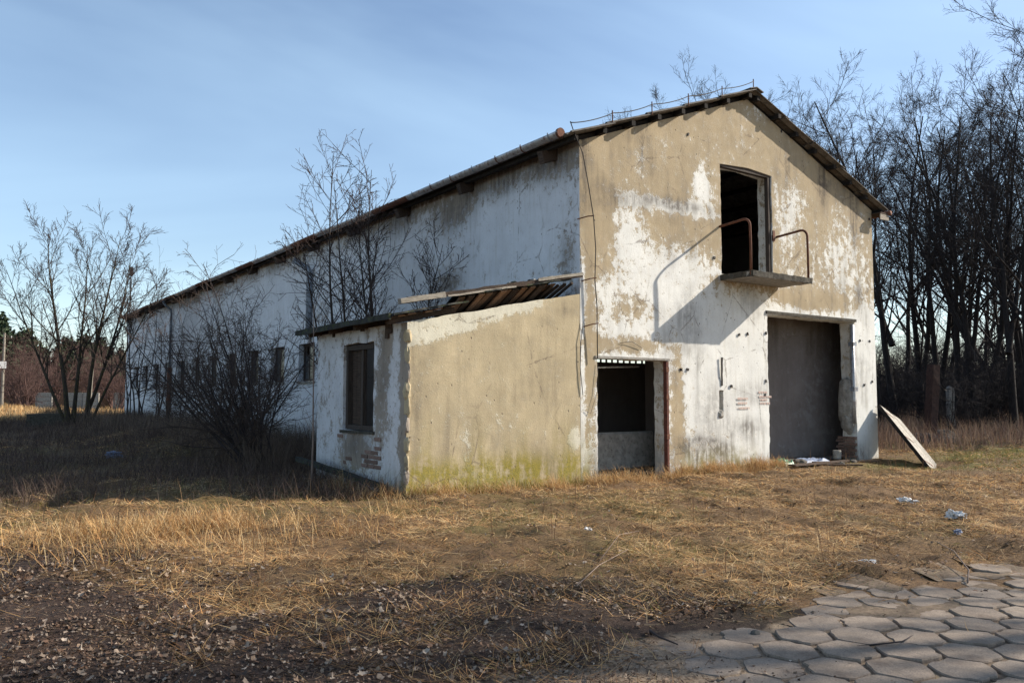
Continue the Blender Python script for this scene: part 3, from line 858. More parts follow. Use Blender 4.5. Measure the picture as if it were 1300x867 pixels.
# broken right jamb: plaster lump hanging, brickwork below, steel water pipe on the corner
jl = MB()
def lump(name, cx_, cy_, cz_, rx, ry, rz, mat, parent, seed=0, rough=.25, sub=3):
    bm = bmesh.new(); bmesh.ops.create_icosphere(bm, subdivisions=sub, radius=1)
    for v in bm.verts:
        n_ = mnoise.fractal(v.co * 1.7 + Vector((seed * 3.1, 0, 0)), 0.9, 2.0, 3)
        v.co = v.co * (1 + rough * n_)
        v.co = Vector((cx_ + v.co.x * rx, cy_ + v.co.y * ry, cz_ + v.co.z * rz))
    me = bpy.data.meshes.new(name); bm.to_mesh(me); bm.free()
    return link(name, me, mat, parent)
lump('plaster_lump', 9.16, 0.24, 1.42, 0.16, 0.22, 0.62, M['concrete'], warehouse, 4, .22)
lump('plaster_lump', 9.13, 0.20, 0.92, 0.10, 0.16, 0.30, M['concrete'], warehouse, 9, .3)
bm_ = MB().box(-.12, .12, -.055, .055, -.032, .032).mesh('brick'); bm_.materials.append(M['brick'])
def brick(parent, loc, rz=0.0, tilt=0.05, name='brick'):
    o = bpy.data.objects.new(name, bm_); col.objects.link(o); o.parent = parent
    o.location = loc; o.rotation_euler = (random.uniform(-tilt, tilt), random.uniform(-tilt, tilt), rz + random.uniform(-tilt, tilt)); return o
for r_ in range(7):
    for c_ in range(2):
        if random.random() < 0.3 and r_ > 3: continue
        brick(warehouse, (9.19 + random.uniform(-.02, .015), 0.12 + c_ * 0.25 + (r_ % 2) * 0.06, 0.04 + r_ * 0.078), R(90), 0.03)
MB().tube([(9.16, 0.03, 3.40), (9.16, 0.03, 1.45), (9.14, .03, .9)], 0.055, 10).build('water_pipe', M['steel'], warehouse, smooth=True)
for z in (2.9, 1.75):
    MB().box(9.09, 9.24, -.04, .10, z - .05, z + .05, jit=.006).build('pipe_clip', M['zinc'], warehouse)
# iron strap over the hole, nail stubs, stencil remains
MB().bar((4.02, -.03, 2.42), (4.03, -.012, 1.80), .05, .012, up=(0, 1, 0), jit=.007, seg=5).build('iron_strap', M['wire'], warehouse)
lump('loose_stone', 4.0, 0.02, 1.18, 0.09, 0.05, 0.10, M['concrete'], warehouse, 2)
for (x, z) in ((2.75, 2.13), (2.95, 2.14), (4.35, 1.80), (5.52, 1.6), (5.60, 3.02), (5.56, 1.92), (9.45, 3.0), (9.9, 3.0), (9.6, 1.86), (9.98, 1.95), (3.08, 7.2), (6.35, 7.9), (10.05, 6.25), (3.85, 4.6), (4.65, 2.95), (4.95, 2.98)):
    MB().box(x - .022, x + .022, -.022, .01, z - .028, z + .028, jit=.012).build('iron_stub', M['wire'], warehouse)
for (x, z, w_) in ((4.55, 1.52, .34), (4.56, 1.42, .30), (4.58, 1.31, .36), (5.28, 1.66, .30), (5.30, 1.56, .46), (5.34, 1.49, .22), (5.33, 1.41, .34)):
    m_ = MB(); xx = x
    while xx < x + w_:
        ww = random.uniform(.02, .05); m_.box(xx, xx + ww, -.0135, -.011, z - .022, z + .022, jit=.001); xx += ww + random.uniform(.01, .03)
    m_.build('stencil_mark', M['red_paint'], warehouse)
# balcony
BX0, BX1, BD, BZ = 4.06, 6.15, 0.86, 4.17
bal = MB()
nxb, nyb = 14, 6; V = []; F = []
for l, (z0, j) in enumerate(((BZ - .055, .006), (BZ + .055, .012))):
    for j_ in range(nyb + 1):
        for i_ in range(nxb + 1):
            ex = 0.02 if (i_ in (0, nxb) or j_ == nyb) else 0
            V.append((BX0 + (BX1 - BX0) * i_ / nxb + random.uniform(-ex, ex), -BD * j_ / nyb + random.uniform(-ex, ex), z0 + random.uniform(-j, j)))
n1 = (nxb + 1) * (nyb + 1)
for j_ in range(nyb):
    for i_ in range(nxb):
        a = j_ * (nxb + 1) + i_
        F.append((a, a + 1, a + nxb + 2, a + nxb + 1)); F.append((n1 + a, n1 + a + nxb + 1, n1 + a + nxb + 2, n1 + a + 1))
slab = MB().add(V, F)
def strip(ids):
    for a, b in zip(ids[:-1], ids[1:]): slab.f.append((a, b, n1 + b, n1 + a))
strip([j_ * (nxb + 1) for j_ in range(nyb + 1)][::-1]); strip([nyb * (nxb + 1) + i_ for i_ in range(nxb + 1)][::-1]); strip([j_ * (nxb + 1) + nxb for j_ in range(nyb + 1)])
slab.build('balcony_slab', M['concrete'], warehouse)
ed = MB()
ed.bar((BX0 - .01, -BD - .012, BZ + .004), (BX1 - .0, -BD - .012, BZ + .004), 0.02, 0.125, jit=.009, seg=22)
ed.bar((BX0 - .012, -BD, BZ + .004), (BX0 - .012, -.01, BZ + .004), 0.02, 0.125, jit=.009, seg=10)
ed.build('slab_edge', M['mossy'], warehouse)
def rail(x, yo, zt, dz):
    pts = [(x, 0.03, zt - .02)]
    pts += [(x, -(yo - .16) * t, zt - .02 + .05 * t) for t in (0.3, 0.65, 1.0)]
    for a in (20, 45, 70, 90):
        pts.append((x, -(yo - .16) - .16 * math.sin(R(a)), zt + .03 - .16 * (1 - math.cos(R(a)))))
    pts += [(x + .01, -yo, zt - .6), (x + .012, -yo + .005, BZ - .02)]
    return MB().tube(pts, 0.027, 10).build('balcony_rail', M['rust'], warehouse, smooth=True)
rail(4.05, 0.82, 5.33, 0); rail(6.08, 0.82, 5.33, 0)
MB().box(5.93, 6.0, -.02, .02, 5.2, 5.45).build('rail_socket', M['rust'], warehouse)

# lightning conductor: stand-offs up the left verge, then down the gable
def vz(d): return HA + 0.135 - SLOPE * d
cp = []
for k in range(60):
    t = k / 59
    x = -0.42 + (AX + 0.42 - .05) * t
    d = AX - x
    sag = 0.10 * abs(math.sin(t * 7 * math.pi / 1.0)) ** 0.8
    cp.append((x, -OVH + 0.03, vz(d) + 0.08 + 0.15 * (abs(math.sin(t * 5.0 * math.pi)) ** 0.7 * -0.32 + 0.95)))
MB().tube(cp, 0.010, 6).build('conductor_wire', M['wire'], warehouse, smooth=True)
for k in range(1, 6):
    x = -0.42 + (AX + 0.37) * k / 5.0 - 0.02; d = AX - x
    MB().tube([(x, -OVH + .03, vz(d) + .0), (x, -OVH + .03, vz(d) + .27)], 0.012, 6).build('conductor_bracket', M['rust'], warehouse)
dn = [(-0.42, -OVH + .03, 6.72), (-0.30, -.20, 6.55), (-.05, -.16, 6.2), (0.12, -.13, 5.6), (0.25, -.12, 5.0), (0.30, -.12, 4.4), (0.29, -.10, 3.8), (0.33, -.11, 3.3), (0.34, -.10, 2.9), (0.36, -.08, 2.3)]
MB().tube(dn, 0.011, 6).build('conductor_wire', M['wire'], warehouse, smooth=True)
for (x, z) in ((0.24, 5.02), (0.29, 3.82), (0.34, 2.95)):
    MB().tube([(x - .28, 0.02, z - .06), (x - .1, -.08, z), (x + .02, -.12, z + .02)], 0.012, 6).build('wall_bracket', M['rust'], warehouse)
MB().tube([(0.05, -.03, 3.0), (-.02, -.04, 2.6), (-.03, -.03, 2.1), (0.03, -.03, 1.6)], 0.007, 5).build('loose_wire', M['wire'], warehouse, smooth=True)
MB().tube([(0.42, -.02, 2.2), (0.40, -.04, 1.7), (0.22, -.03, 1.25), (0.1, -.02, 1.3)], 0.004, 5).build('loose_wire', M['wire'], warehouse, smooth=True)
MB().tube([(1.0, -.02, 2.62), (1.3, -.05, 2.66), (1.6, -.03, 2.54)], 0.005, 5).build('loose_wire', M['wire'], warehouse, smooth=True)
# mast at the far end of the roof
mast = MB().tube([(-.1, 43.4, 6.6), (-.1, 43.4, 9.4)], 0.04, 8)
mast.build('roof_mast', M['wire'], warehouse)
MB().box(-.2, 0.0, 43.3, 43.5, 9.1, 9.65).build('mast_head', M['wire'], warehouse)

# ------------------------------------------------------------------ lean-to annex
AW, AD = 3.70, 3.75
annex = empty('lean_to_shed', (-AW / 2, 0, 0))
tag(annex, 'low lean-to annex with mossy tan front wall and wrecked plank roof', 'shed')
annex.location = (0, 0, 0)
def at_top(u): return 3.53 + 0.20 * u
def afront_field(u, v):
    h = at_top(u) - v
    w = 0.10 + 0.75 * sstep(0.30, 0.05, h - 0.25 * sstep(-1.0, -3.7, u)) * sstep(-0.4, -1.2, u) + (fbm(u * .9, v * .9, 95, 4) - .5) * .35
    w = w + blobs(u, v, [(-2.3, .25, .5, .25, .4), (-0.15, .75, .14, .25, .8), (-2.6, 0.9, .1, .5, .35), (-1.8, 1.0, .7, .3, .25)])
    s = 0.25 * sstep(1.4, 0.4, v) * fbm(u * 2, v * .4, 96, 3) + .22 * sstep(.52, .70, fbm(u * 1.5, v * 1.2, 93, 4)) + .18 * sstep(.6, .72, fbm(u * 6, v * .5, 94, 3)) + blobs(u, v, [(-.35, 3.2, .3, .15, .5), (-3.55, 1.6, .12, 1.2, .35), (-2.9, .9, .06, .6, .4), (-1.2, .3, .8, .2, .3)])
    m = 1.8 * sstep(0.72, 0.08, v) * sstep(0.28, 0.50, fbm(u * 1.6, v * .35, 97, 3)) + 0.35 * sstep(1.5, .6, v) * sstep(.5, .7, fbm(u * 3, v * .2, 98, 2))
    return np.stack([np.clip(w, 0, 1), np.clip(s, 0, 1), np.clip(m, 0, 1)], 1)
panel_grid(fine(-AW, -0.012, 0.08, []), fine(-0.2, 3.53, 0.08, [2.0]), [], lambda u, v: np.stack([u, u * 0 - 0.006, v], 1), 'front_wall', M['annex_front'], annex,
           field=afront_field, topf=(2.0, lambda u: at_top(u) + (fbm(u * 5, u * 0, 3, 2) - .5) * .03), seed=105, wob=.012)
MB().bar((-AW + .05, 0.14, 2.79 - .02), (-.03, 0.14, 3.53 - .03), 0.24, 0.03).build('wall_head', M['concrete'], annex)
AWIN = (1.22, 2.50, 0.96, 2.54)
def aside_field(u, v):
    w = 0.80 + (fbm(u * .9, v * .7, 111, 4) - .5) * .7
    w = w + blobs(u, v, [(0.9, 1.7, .25, .8, -.45), (1.9, .6, .9, .4, -.5), (.1, 1.4, .12, 2, -.9), (.75, 2.4, .25, .3, -.4), (2.2, 2.7, .1, .4, -.4)])
    s = 0.4 * sstep(.8, 0, v) + blobs(u, v, [(1.9, .75, .75, .28, .6), (.8, 1.9, .25, .5, .35), (.8, 2.6, .2, .2, .5), (1.5, 2.7, .1, .2, .6)])
    m = 0.5 * sstep(.5, 0, v)
    return np.stack([np.clip(w, 0, 1), np.clip(s, 0, 1), np.clip(m, 0, 1)], 1)
panel_grid(fine(0.0, AD, 0.08, [AWIN[0], AWIN[1]]), fine(-0.2, 2.79, 0.08, [AWIN[2], AWIN[3]]), [AWIN], lambda u, v: np.stack([u * 0 - AW, u, v], 1), 'side_wall', M['side'], annex,
           depth=0.32, jag=0.035, field=aside_field, seed=121, normal=(1, 0, 0), wob=.015)
MB().box(-AW + .02, -.02, AD - .25, AD, -.1, 2.8).build('back_wall', M['side'], annex)
MB().box(-AW + .33, -.02, 0.26, AD - .26, -.05, .02).build('floor', M['concrete'], annex)
# corner where the render has broken away
for k in range(9):
    z = 0.25 + k * 0.29 + random.uniform(-.05, .05)
    lump('render_flake', -AW + .02, 0.02, z, 0.035 + random.uniform(0, .03), 0.05 + random.uniform(0, .05), 0.13 + random.uniform(0, .08), M['annex_front'] if k % 3 else M['side'], annex, k, .3, 2)
# bricks bared under the window
for r_ in range(7):
    for c_ in range(7):
        yb = 1.02 + c_ * 0.262 + (r_ % 2) * .13; zb = 0.36 + r_ * .080
        if fbm(yb * 2.2, zb * 3.0, 131, 2) < 0.51 or yb > 2.7: continue
        brick(annex, (-AW + .050 + random.uniform(-.012, .008), yb, zb), R(90), 0.025)
# window
wf = MB(); a, b, c, d = AWIN; x = -AW + .10
wf.box(x - .05, x + .05, a + .02, a + .10, c + .02, d - .02, jit=.006); wf.box(x - .05, x + .05, b - .11, b - .02, c + .02, d - .02, jit=.006)
wf.box(x - .048, x + .048, a + .10, b - .11, d - .12, d - .03, jit=.006); wf.box(x - .048, x + .048, a + .10, b - .11, c + .02, c + .09, jit=.006)
wfo = wf.build('window', M['frame_wood'], annex)
mid_ = a + (b - a) * .46
MB().box(x - .04, x + .04, mid_ - .04, mid_ + .05, c + .09, d - .12, jit=.006).build('mullion', M['frame_wood'], wfo)
for k in range(3):
    y0 = mid_ + .055 + k * .165
    MB().box(x + .03, x + .055, y0, min(y0 + .158, b - .115), c + .1, d - .125, jit=.005).build('shutter_board', M['dark_wood'], wfo)
MB().bar((x + .05, a + .12, d - .14), (x + .12, a + .34, d - .62), .05, .03).build('broken_bar', M['dark_wood'], wfo)
MB().box(-AW - .045, -AW + .06, a - .06, b + .06, c - .05, c - .004, jit=.012).build('window_sill', M['mossy'], annex)
# roof: deck boards run back from the front edge, felt on the lower half, loose verge beam on top
def deck_low(x): return 3.70 + 0.215 * x          # the lower boards still lie on the side wall
def deck_high(x): return 3.79 + 0.195 * x         # the upper ones hang from the loose beam
def deck(x): return deck_low(x) if x < -2.8 else deck_high(x)
x = -AW - .30; k = 0
while x < -0.10:
    w_ = random.uniform(.13, .17)
    y0 = -0.05 + random.uniform(-.04, .06) + (0.0 if x < -1.0 else 0.2 * random.random()) + (0.5 if -0.6 < x < -.35 else 0)
    if not (x > -0.42) or random.random() < .25:
        bb = MB().bar((x + w_ / 2, y0, deck(x + w_ / 2) + random.uniform(-.008, .008)), (x + w_ / 2 + random.uniform(-.03, .03), AD + .1 if x < -2.8 else random.uniform(1.5, 2.1), deck(x + w_ / 2) + (random.uniform(-.01, .03) if x < -2.8 else random.uniform(-1.05, -.8))), w_ - .012, 0.026, up=(-.2, 0, 1), jit=.003)
        bb.build('roof_board', M['brown_wood'] if k % 3 else M['dark_wood'], annex)
    x += w_ + (0 if random.random() < .85 else .05); k += 1
MB().bar((-AW - .25, 0.2, deck(-AW - .25) - .06), (-2.7, .2, deck_low(-2.7) - .06), .09, .08, jit=.006).build('rafter', M['dark_wood'], annex)
bkf = MB(); bkf.v = [(xx, yy, deck_high(xx) + .05 + dz_ + dd_) for xx in (-2.75, -.62) for yy, dz_ in ((0.10, 0.0), (1.9, -.95)) for dd_ in (0, .02)]
bkf.f = [(0, 2, 6, 4), (1, 5, 7, 3), (0, 1, 3, 2), (4, 6, 7, 5), (0, 4, 5, 1), (2, 3, 7, 6)]
bkf.build('roof_underlay', M['felt'], annex)
for y in (1.5, 2.6, 3.6):
    MB().bar((-AW - .25, y, deck_low(-AW - .25) - .07), (-2.6, y, deck_low(-2.6) - .07), .09, .10, jit=.006).build('rafter', M['dark_wood'], annex)
def felt_sheet(x0, x1, y0, y1, up, thick, seed, deck, nx_=24, ny_=14):
    V = []; F = []
    for l in (0, 1):
        for j in range(ny_ + 1):
            for i in range(nx_ + 1):
                x = x0 + (x1 - x0) * i / nx_; y = y0 + (y1 - y0) * j / ny_
                if j == 0: y += (float(fbm(np.array([x * 3]), np.array([seed]), seed, 3)[0]) - .5) * .22
                if i in (0, nx_): x += (float(fbm(np.array([y * 3]), np.array([seed]), seed + 1, 3)[0]) - .5) * .15
                V.append((x, y, deck(x) + up + l * thick + (float(fbm(np.array([x * 4]), np.array([y * 4]), seed + 2, 3)[0]) - .5) * .035))
    n = (nx_ + 1) * (ny_ + 1)
    for j in range(ny_):
        for i in range(nx_):
            a = j * (nx_ + 1) + i
            F += [(a, a + nx_ + 1, a + nx_ + 2, a + 1), (n + a, n + a + 1, n + a + nx_ + 2, n + a + nx_ + 1)]
    for i in range(nx_): F.append((i, i + 1, n + i + 1, n + i))
    for j in range(ny_): F.append((j * (nx_ + 1), n + j * (nx_ + 1), n + (j + 1) * (nx_ + 1), (j + 1) * (nx_ + 1)))
    return MB().add(V, F).build('roofing_felt', M['felt'], annex)
felt_sheet(-AW - .36, -2.62, -0.14, AD + .2, .035, .03, 141, deck_low)
felt_sheet(-2.75, -.30, -0.10, 0.12, .030, .025, 151, deck_high, 24, 2)
bz_ = lambda x: 3.872 + .197 * x
MB().bar((-3.25, -0.06, bz_(-3.25)), (-.03, -0.06, bz_(-.03)), 0.11, 0.075, jit=.012, seg=16).build('verge_beam', M['dark_wood'], annex)
MB().bar((-AW - .18, -0.075, bz_(-AW - .18)), (-3.05, -0.075, bz_(-3.05) + .004), 0.12, 0.085, jit=.008, seg=4).build('verge_beam', M['grey_wood'], annex)
MB().bar((-1.1, -0.125, bz_(-1.1) + .03), (-.02, -0.115, bz_(-.02) + .02), 0.025, 0.05, jit=.006, seg=6).build('verge_lath', M['grey_wood'], annex)
MB().bar((-3.0, -0.125, bz_(-3.0) - .03), (-1.6, -0.125, bz_(-1.6) - .03), 0.02, 0.03, jit=.006, seg=6).build('verge_lath', M['grey_wood'], annex)
for k in range(5):
    xx = -.15 - k * .17
    MB().bar((xx, 0.05, deck(xx) - .04), (xx - .12, 1.5, deck(xx) - .75), .05, .04, jit=.005).build('batten', M['dark_wood'], annex)
for k in range(9):
    xx = random.uniform(-1.6, -.6)
    lump('roof_debris', xx, random.uniform(-.02, .25), deck(xx) + .12, .06, .06, .03, M['felt'] if k % 2 else M['concrete'], annex, k, .4, 2)
# slats and torn felt hanging off the low eave
for (y, ln) in ((0.5, .22), (.62, .3), (1.6, .12), (2.9, .16)):
    MB().box(-AW - .03, -AW - .008, y, y + .10, 2.86 - ln, 2.86, jit=.012).build('eave_slat', M['dark_wood'], annex)
MB().bar((-AW - .36, -.1, deck(-AW - .36) + .03), (-AW - .36, AD + .25, deck(-AW - .36) + .0), .05, .09, jit=.008, seg=8).build('eave_board', M['felt'], annex)

# fallen pole by the annex corner
fp = MB().bar((-AW - .45, 3.6, gz(-AW - .5, 3.5) + .42), (-AW - .12, 0.55, 0.08), 0.09, 0.09, jit=.008, seg=8).build('fallen_pole', M['felt'], None)
tag(fp, 'dark mossy pole fallen aslant along the foot of the annex', 'pole')

# ------------------------------------------------------------------ leaning door leaf at the right-hand corner
bx, by = 9.38, -1.76
bz = gz(bx, by)
top = Vector((10.12, -0.06, 1.30)); base = Vector((bx, by, bz - .03))
a_ = (top - base).normalized(); v_ = Vector((.89, .456, -.03))
wd = (v_ - a_ * v_.dot(a_)).normalized(); nn = a_.cross(wd).normalized()
if nn.z < 0: nn = -nn
th = R(8)
wdir = (wd * math.cos(th) + nn * math.sin(th)).normalized(); ndir = wdir.cross(a_).normalized()
if ndir.z < 0: ndir = -ndir
leaf_d = empty('plank_door', base)
tag(leaf_d, 'flaking white plank door leaf leaning against the right corner of the warehouse', 'door')
LN = (top - base).length
def obar(name, mat, a0, a1, w0, w1, n0, n1, jit=.004):
    V = [a_ * a + wdir * w + ndir * n for n in (n0, n1) for w in (w0, w1) for a in (a0, a1)]
    V = [p + Vector((random.uniform(-jit, jit) for _ in range(3))) for p in V]
    o = MB().add(V, [(0, 2, 3, 1), (4, 5, 7, 6), (0, 1, 5, 4), (2, 6, 7, 3), (0, 4, 6, 2), (1, 3, 7, 5)]).build(name, mat, leaf_d); return o
for k in range(7):
    obar('plank', M['white_wood'], random.uniform(-.03, .03), LN + random.uniform(-.06, .03), k * .142, k * .142 + .133, 0.03, .062)
for t in (.30, 1.15, 2.0):
    obar('batten', M['dark_wood'], t, t + .1, .01, .98, -.005, .029)
for t in (.32, 1.17, LN - .32):
    obar('hinge_strap', M['rust'], t, t + .05, .0, .38, .064, .07)
obar('shaded_edge_strip', M['darkgap'], 0, LN, -.03, -.002, -.02, .066)  # near-black strip added for the leaf's shaded underside edge

# ------------------------------------------------------------------ rubbish in and before the doorways
def sheet(name, x, y, sx, sy, h, mat, label, cat, seed, group=None):
    n = 14; V = []; F = []
    for j in range(n + 1):
        for i in range(n + 1):
            u = i / n - .5; v = j / n - .5
            r_ = 1 - .35 * float(fbm(np.array([u * 4]), np.array([v * 4]), seed, 2)[0])
            px, py = x + u * sx * r_, y + v * sy * r_
            e = min(1, (1 - max(abs(u), abs(v)) * 2) * 5)
            V.append((px - x, py - y, .012 + h * e * (.15 + 1.5 * float(fbm(np.array([u * 7 + 3]), np.array([v * 7]), seed + 3, 3)[0]) ** 2)))
    for j in range(n):
        for i in range(n):
            a = j * (n + 1) + i; F.append((a, a + 1, a + n + 2, a + n + 1))
    o = MB().add(V, F).build(name, mat, None, smooth=True); o.location = (x, y, gz(x, y) + .01)
    return tag(o, label, cat, group)
sheet('plastic_sheet', 7.6, 0.25, 1.3, .5, .12, M['plastic_blue'], 'crumpled blue-grey plastic sheet on the floor of the big doorway', 'sheet', 201)
sheet('green_plastic', 5.95, -.15, .55, .5, .16, M['plastic_green'], 'small green plastic rag by the left jamb of the big doorway', 'rag', 211)
for k, (x0, y0, x1, y1, lab) in enumerate(((5.2, -.9, 8.2, -.35, 'long dark board lying across the front of the big doorway'), (5.9, -.35, 7.6, -1.05, 'short dark board lying slantwise before the big doorway'), (7.2, -.1, 8.9, -.7, 'dark board with its end under the plastic sheet'))):
    o = MB().bar((x0, y0, gz(x0, y0) + .05), (x1, y1, gz(x1, y1) + .06), .17, .035, jit=.005).build('board', M['dark_wood'], None)
    tag(o, lab, 'board', 'boards on the doorway floor')
o = MB().tube([(8.62, .2, .0), (8.62, .2, .06), (8.62, .2, .20), (8.62, .2, .215)], [.09, .10, .105, .095], 12).build('paint_tin', M['white_wood'], None)
tag(o, 'pale tin standing at the foot of the broken jamb', 'tin')
for k, (x, y, s_) in enumerate(((6.6, -.2, .09), (6.9, .1, .12), (8.2, -.5, .08), (7.3, -.75, .07))):
    o = lump('rubble_stone', x, y, gz(x, y) + s_ * .4, s_ * 1.4, s_, s_ * .8, M['stone'], None, 20 + k, .4, 2)
    tag(o, 'dark lump of rubble on the big doorway floor', 'rubble', 'lumps of rubble in the doorway')
for (x, y, s_, h_, lab, sd) in ((-3.64, -4.39, .13, .06, 'small white plastic scrap on the straw before the annex wall', 301), (0.78, -6.45, .34, .12, 'crumpled white plastic bag lying in the grass to the right', 302),
                            (1.45, -5.45, .26, .10, 'grey plastic scrap behind the white bag in the grass', 303), (-2.7, -7.3, .22, .06, 'pale plastic scrap among leaves near the paving edge', 304), (-0.5, -7.1, .12, .06, 'tiny blue scrap in the straw near the paving', 305)):
    o = lump('plastic_scrap', 0, 0, 0, s_ * .38, s_ * .24, h_ * .5, M['plastic_white'] if sd != 305 else M['plastic_blue'], None, sd, .85, 4)
    o.location = (x, y, gz(x, y) + h_ * .30); o.rotation_euler = (0, 0, sd * .7); tag(o, lab, 'scrap')
o = lump('plastic_scrap', 0, 0, 0, .15, .10, .06, M['plastic_blue'], None, 306, .8, 4); o.location = (-6.4, 9.5, gz(-6.4, 9.5) + .1)
tag(o, 'bluish scrap in the shaded brush beside the long wall', 'scrap')
def stick(pts, r, lab, mat='twig_pale'):
    P = [(x, y, gz(x, y) + h) for x, y, h in pts]
    o = MB().tube(P, [r * (1 - .6 * i / (len(P) - 1)) for i in range(len(P))], 7).build('stick', M[mat], None, smooth=True)
    tag(o, lab, 'stick')
stick([(-5.88, -7.62, .02), (-5.95, -7.68, .06), (-5.98, -7.78, .05), (-5.92, -7.9, .02)], .012, 'curved dead twig on bare sand left of the pavers', 'twig')
stick([(-2.55, -8.15, .02), (-2.2, -8.0, .06), (-1.95, -7.75, .10), (-1.7, -7.45, .12)], .008, 'pale stick lying across the far edge of the paving')
stick([(-5.6, -6.5, .03), (-5.0, -6.1, .05), (-4.3, -5.75, .04)], .006, 'pale thin stick among the leaves before the paving')
stick([(-4.9, -6.0, .05), (-4.0, -5.3, .07), (-3.2, -4.8, .05)], .004, 'long thin straw stalk lying in the sunlit straw')
stick([(-5.0, -8.6, .02), (-4.72, -8.75, .04), (-4.5, -8.7, .03)], .007, 'short dark twig on the left pavers', 'twig')
o = lump('pebble', -5.28, -8.02, gz(-5.28, -8.02) + .015, .04, .035, .025, M['stone'], None, 5, .2, 2)
tag(o, 'small dark pebble on the bare sand left of the pavers', 'stone')

# ------------------------------------------------------------------ fence posts on the right
px, py = 17.3, 2.2
post = empty('fence_post', (px, py, gz(px, py)), -HEAD)
tag(post, 'dark leaning rusty fence post with stones heaped round its foot', 'post')
MB().bar((-.12, 0, -.2), (.15, .06, 2.62), .33, .26, jit=.012, seg=8).build('post_shaft', M['rust_dark'], post)
MB().bar((-.10, -.02, -.05), (-.02, -.02, .40), .34, .12, jit=.02).build('foot_plate', M['dark_wood'], post)
for k, (dx, dy, s_) in enumerate(((-.55, -.15, .34), (.55, -.1, .42), (.25, -.35, .28), (-.25, .35, .3))):
    o = lump('boulder', px + dx, py + dy, gz(px, py) + s_ * .25, s_ * 1.1, s_, s_ * .8, M['stone'], None, 40 + k, .25, 3)
    tag(o, ['grey stone at the left foot of the dark post', 'largest rounded stone right of the dark post', 'stone in front of the dark post', 'stone half hidden behind the dark post'][k], 'stone', 'stones round the dark fence post')
cx2, cy2 = 20.8, 3.3
cpost = empty('concrete_post', (cx2, cy2, gz(cx2, cy2)), -HEAD)
tag(cpost, 'pale grey concrete fence post standing behind the dark post', 'post')
MB().bar((0, 0, -.3), (.03, 0, 1.80), .25, .2, jit=.012, seg=8).build('post_shaft', M['concrete'], cpost)
MB().bar((.0, 0, 1.79), (.05, 0, 1.88), .20, .16, jit=.02).build('post_tip', M['concrete'], cpost)
wr = MB().tube([(17.4, 2.25, 2.3), (18.6, 2.6, 2.05), (19.8, 3.0, 1.8), (20.8, 3.3, 1.72)], .011, 5).build('fence_wire', M['wire'], None, smooth=True)
tag(wr, 'sagging rusty wire strung from the dark post to the concrete post', 'wire')

# ------------------------------------------------------------------ trees
def tubes(pts, rad, k):
    """pts (M,n,3), rad (M,n) -> verts, quads of k-sided tubes"""
    Mn, n, _ = pts.shape
    t = np.empty_like(pts); t[:, 1:-1] = pts[:, 2:] - pts[:, :-2]; t[:, 0] = pts[:, 1] - pts[:, 0]; t[:, -1] = pts[:, -1] - pts[:, -2]
    t /= np.linalg.norm(t, axis=2, keepdims=True) + 1e-9
    mean = t.mean(1); ref = np.where(np.abs(mean[:, 2:3]) < 0.8, np.array([[0, 0, 1.]]), np.array([[1., 0.3, 0]]))
    a = np.cross(t, ref[:, None, :]); a /= np.linalg.norm(a, axis=2, keepdims=True) + 1e-9
    b = np.cross(t, a)
    ang = np.arange(k) * 2 * np.pi / k
    ring = a[:, :, None, :] * np.cos(ang)[None, None, :, None] + b[:, :, None, :] * np.sin(ang)[None, None, :, None]
    V = pts[:, :, None, :] + ring * rad[:, :, None, None]
    base = (np.arange(Mn) * n * k)[:, None, None] + (np.arange(n - 1) * k)[None, :, None] + np.arange(k)[None, None, :]
    nxt = (np.arange(Mn) * n * k)[:, None, None] + (np.arange(n - 1) * k)[None, :, None] + ((np.arange(k) + 1) % k)[None, None, :]
    Q = np.stack([base, nxt, nxt + k, base + k], -1).reshape(-1, 4)
    return V.reshape(-1, 3), Q

def branch(rg, P, Rd, n, t0, t1, ang, ang_sd, ratio, npts, wig, up, thin, rmin, taper_t=0.55, lmin=0.0):
    """n children per parent polyline; returns (pts, rad)"""
    Mn, m, _ = P.shape
    plen = np.linalg.norm(np.diff(P, axis=1), axis=2).sum(1)
    par = np.repeat(np.arange(Mn), n)
    K = len(par)
    tt = t0 + (t1 - t0) * ((np.tile(np.arange(n), Mn) + rg.random(K)) / n)
    f = tt * (m - 1); i0 = np.minimum(f.astype(int), m - 2); fr_ = (f - i0)[:, None]
    p0 = P[par, i0] * (1 - fr_) + P[par, i0 + 1] * fr_
    tan = P[par, i0 + 1] - P[par, i0]; tan /= np.linalg.norm(tan, axis=1, keepdims=True) + 1e-9
    r0 = (Rd[par, i0] * (1 - fr_[:, 0]) + Rd[par, i0 + 1] * fr_[:, 0])
    rv = rg.normal(size=(K, 3)); perp = rv - tan * (rv * tan).sum(1, keepdims=True); perp /= np.linalg.norm(perp, axis=1, keepdims=True) + 1e-9
    an = np.radians(rg.normal(ang, ang_sd, K))[:, None]
    d = tan * np.cos(an) + perp * np.sin(an)
    ln = np.maximum(lmin, plen[par] * ratio * (1 - taper_t * tt) * rg.uniform(0.65, 1.25, K))
    pts = np.empty((K, npts, 3)); pts[:, 0] = p0
    st = (ln / (npts - 1))[:, None]
    for q in range(1, npts):
        d = d + rg.normal(0, wig, (K, 3)) + np.array([0, 0, up])
        d /= np.linalg.norm(d, axis=1, keepdims=True) + 1e-9
        pts[:, q] = pts[:, q - 1] + d * st
    rb = np.maximum(r0 * thin, rmin)
    rad = np.maximum(rb[:, None] * np.linspace(1, 0.28, npts)[None, :], rmin)
    return pts, rad

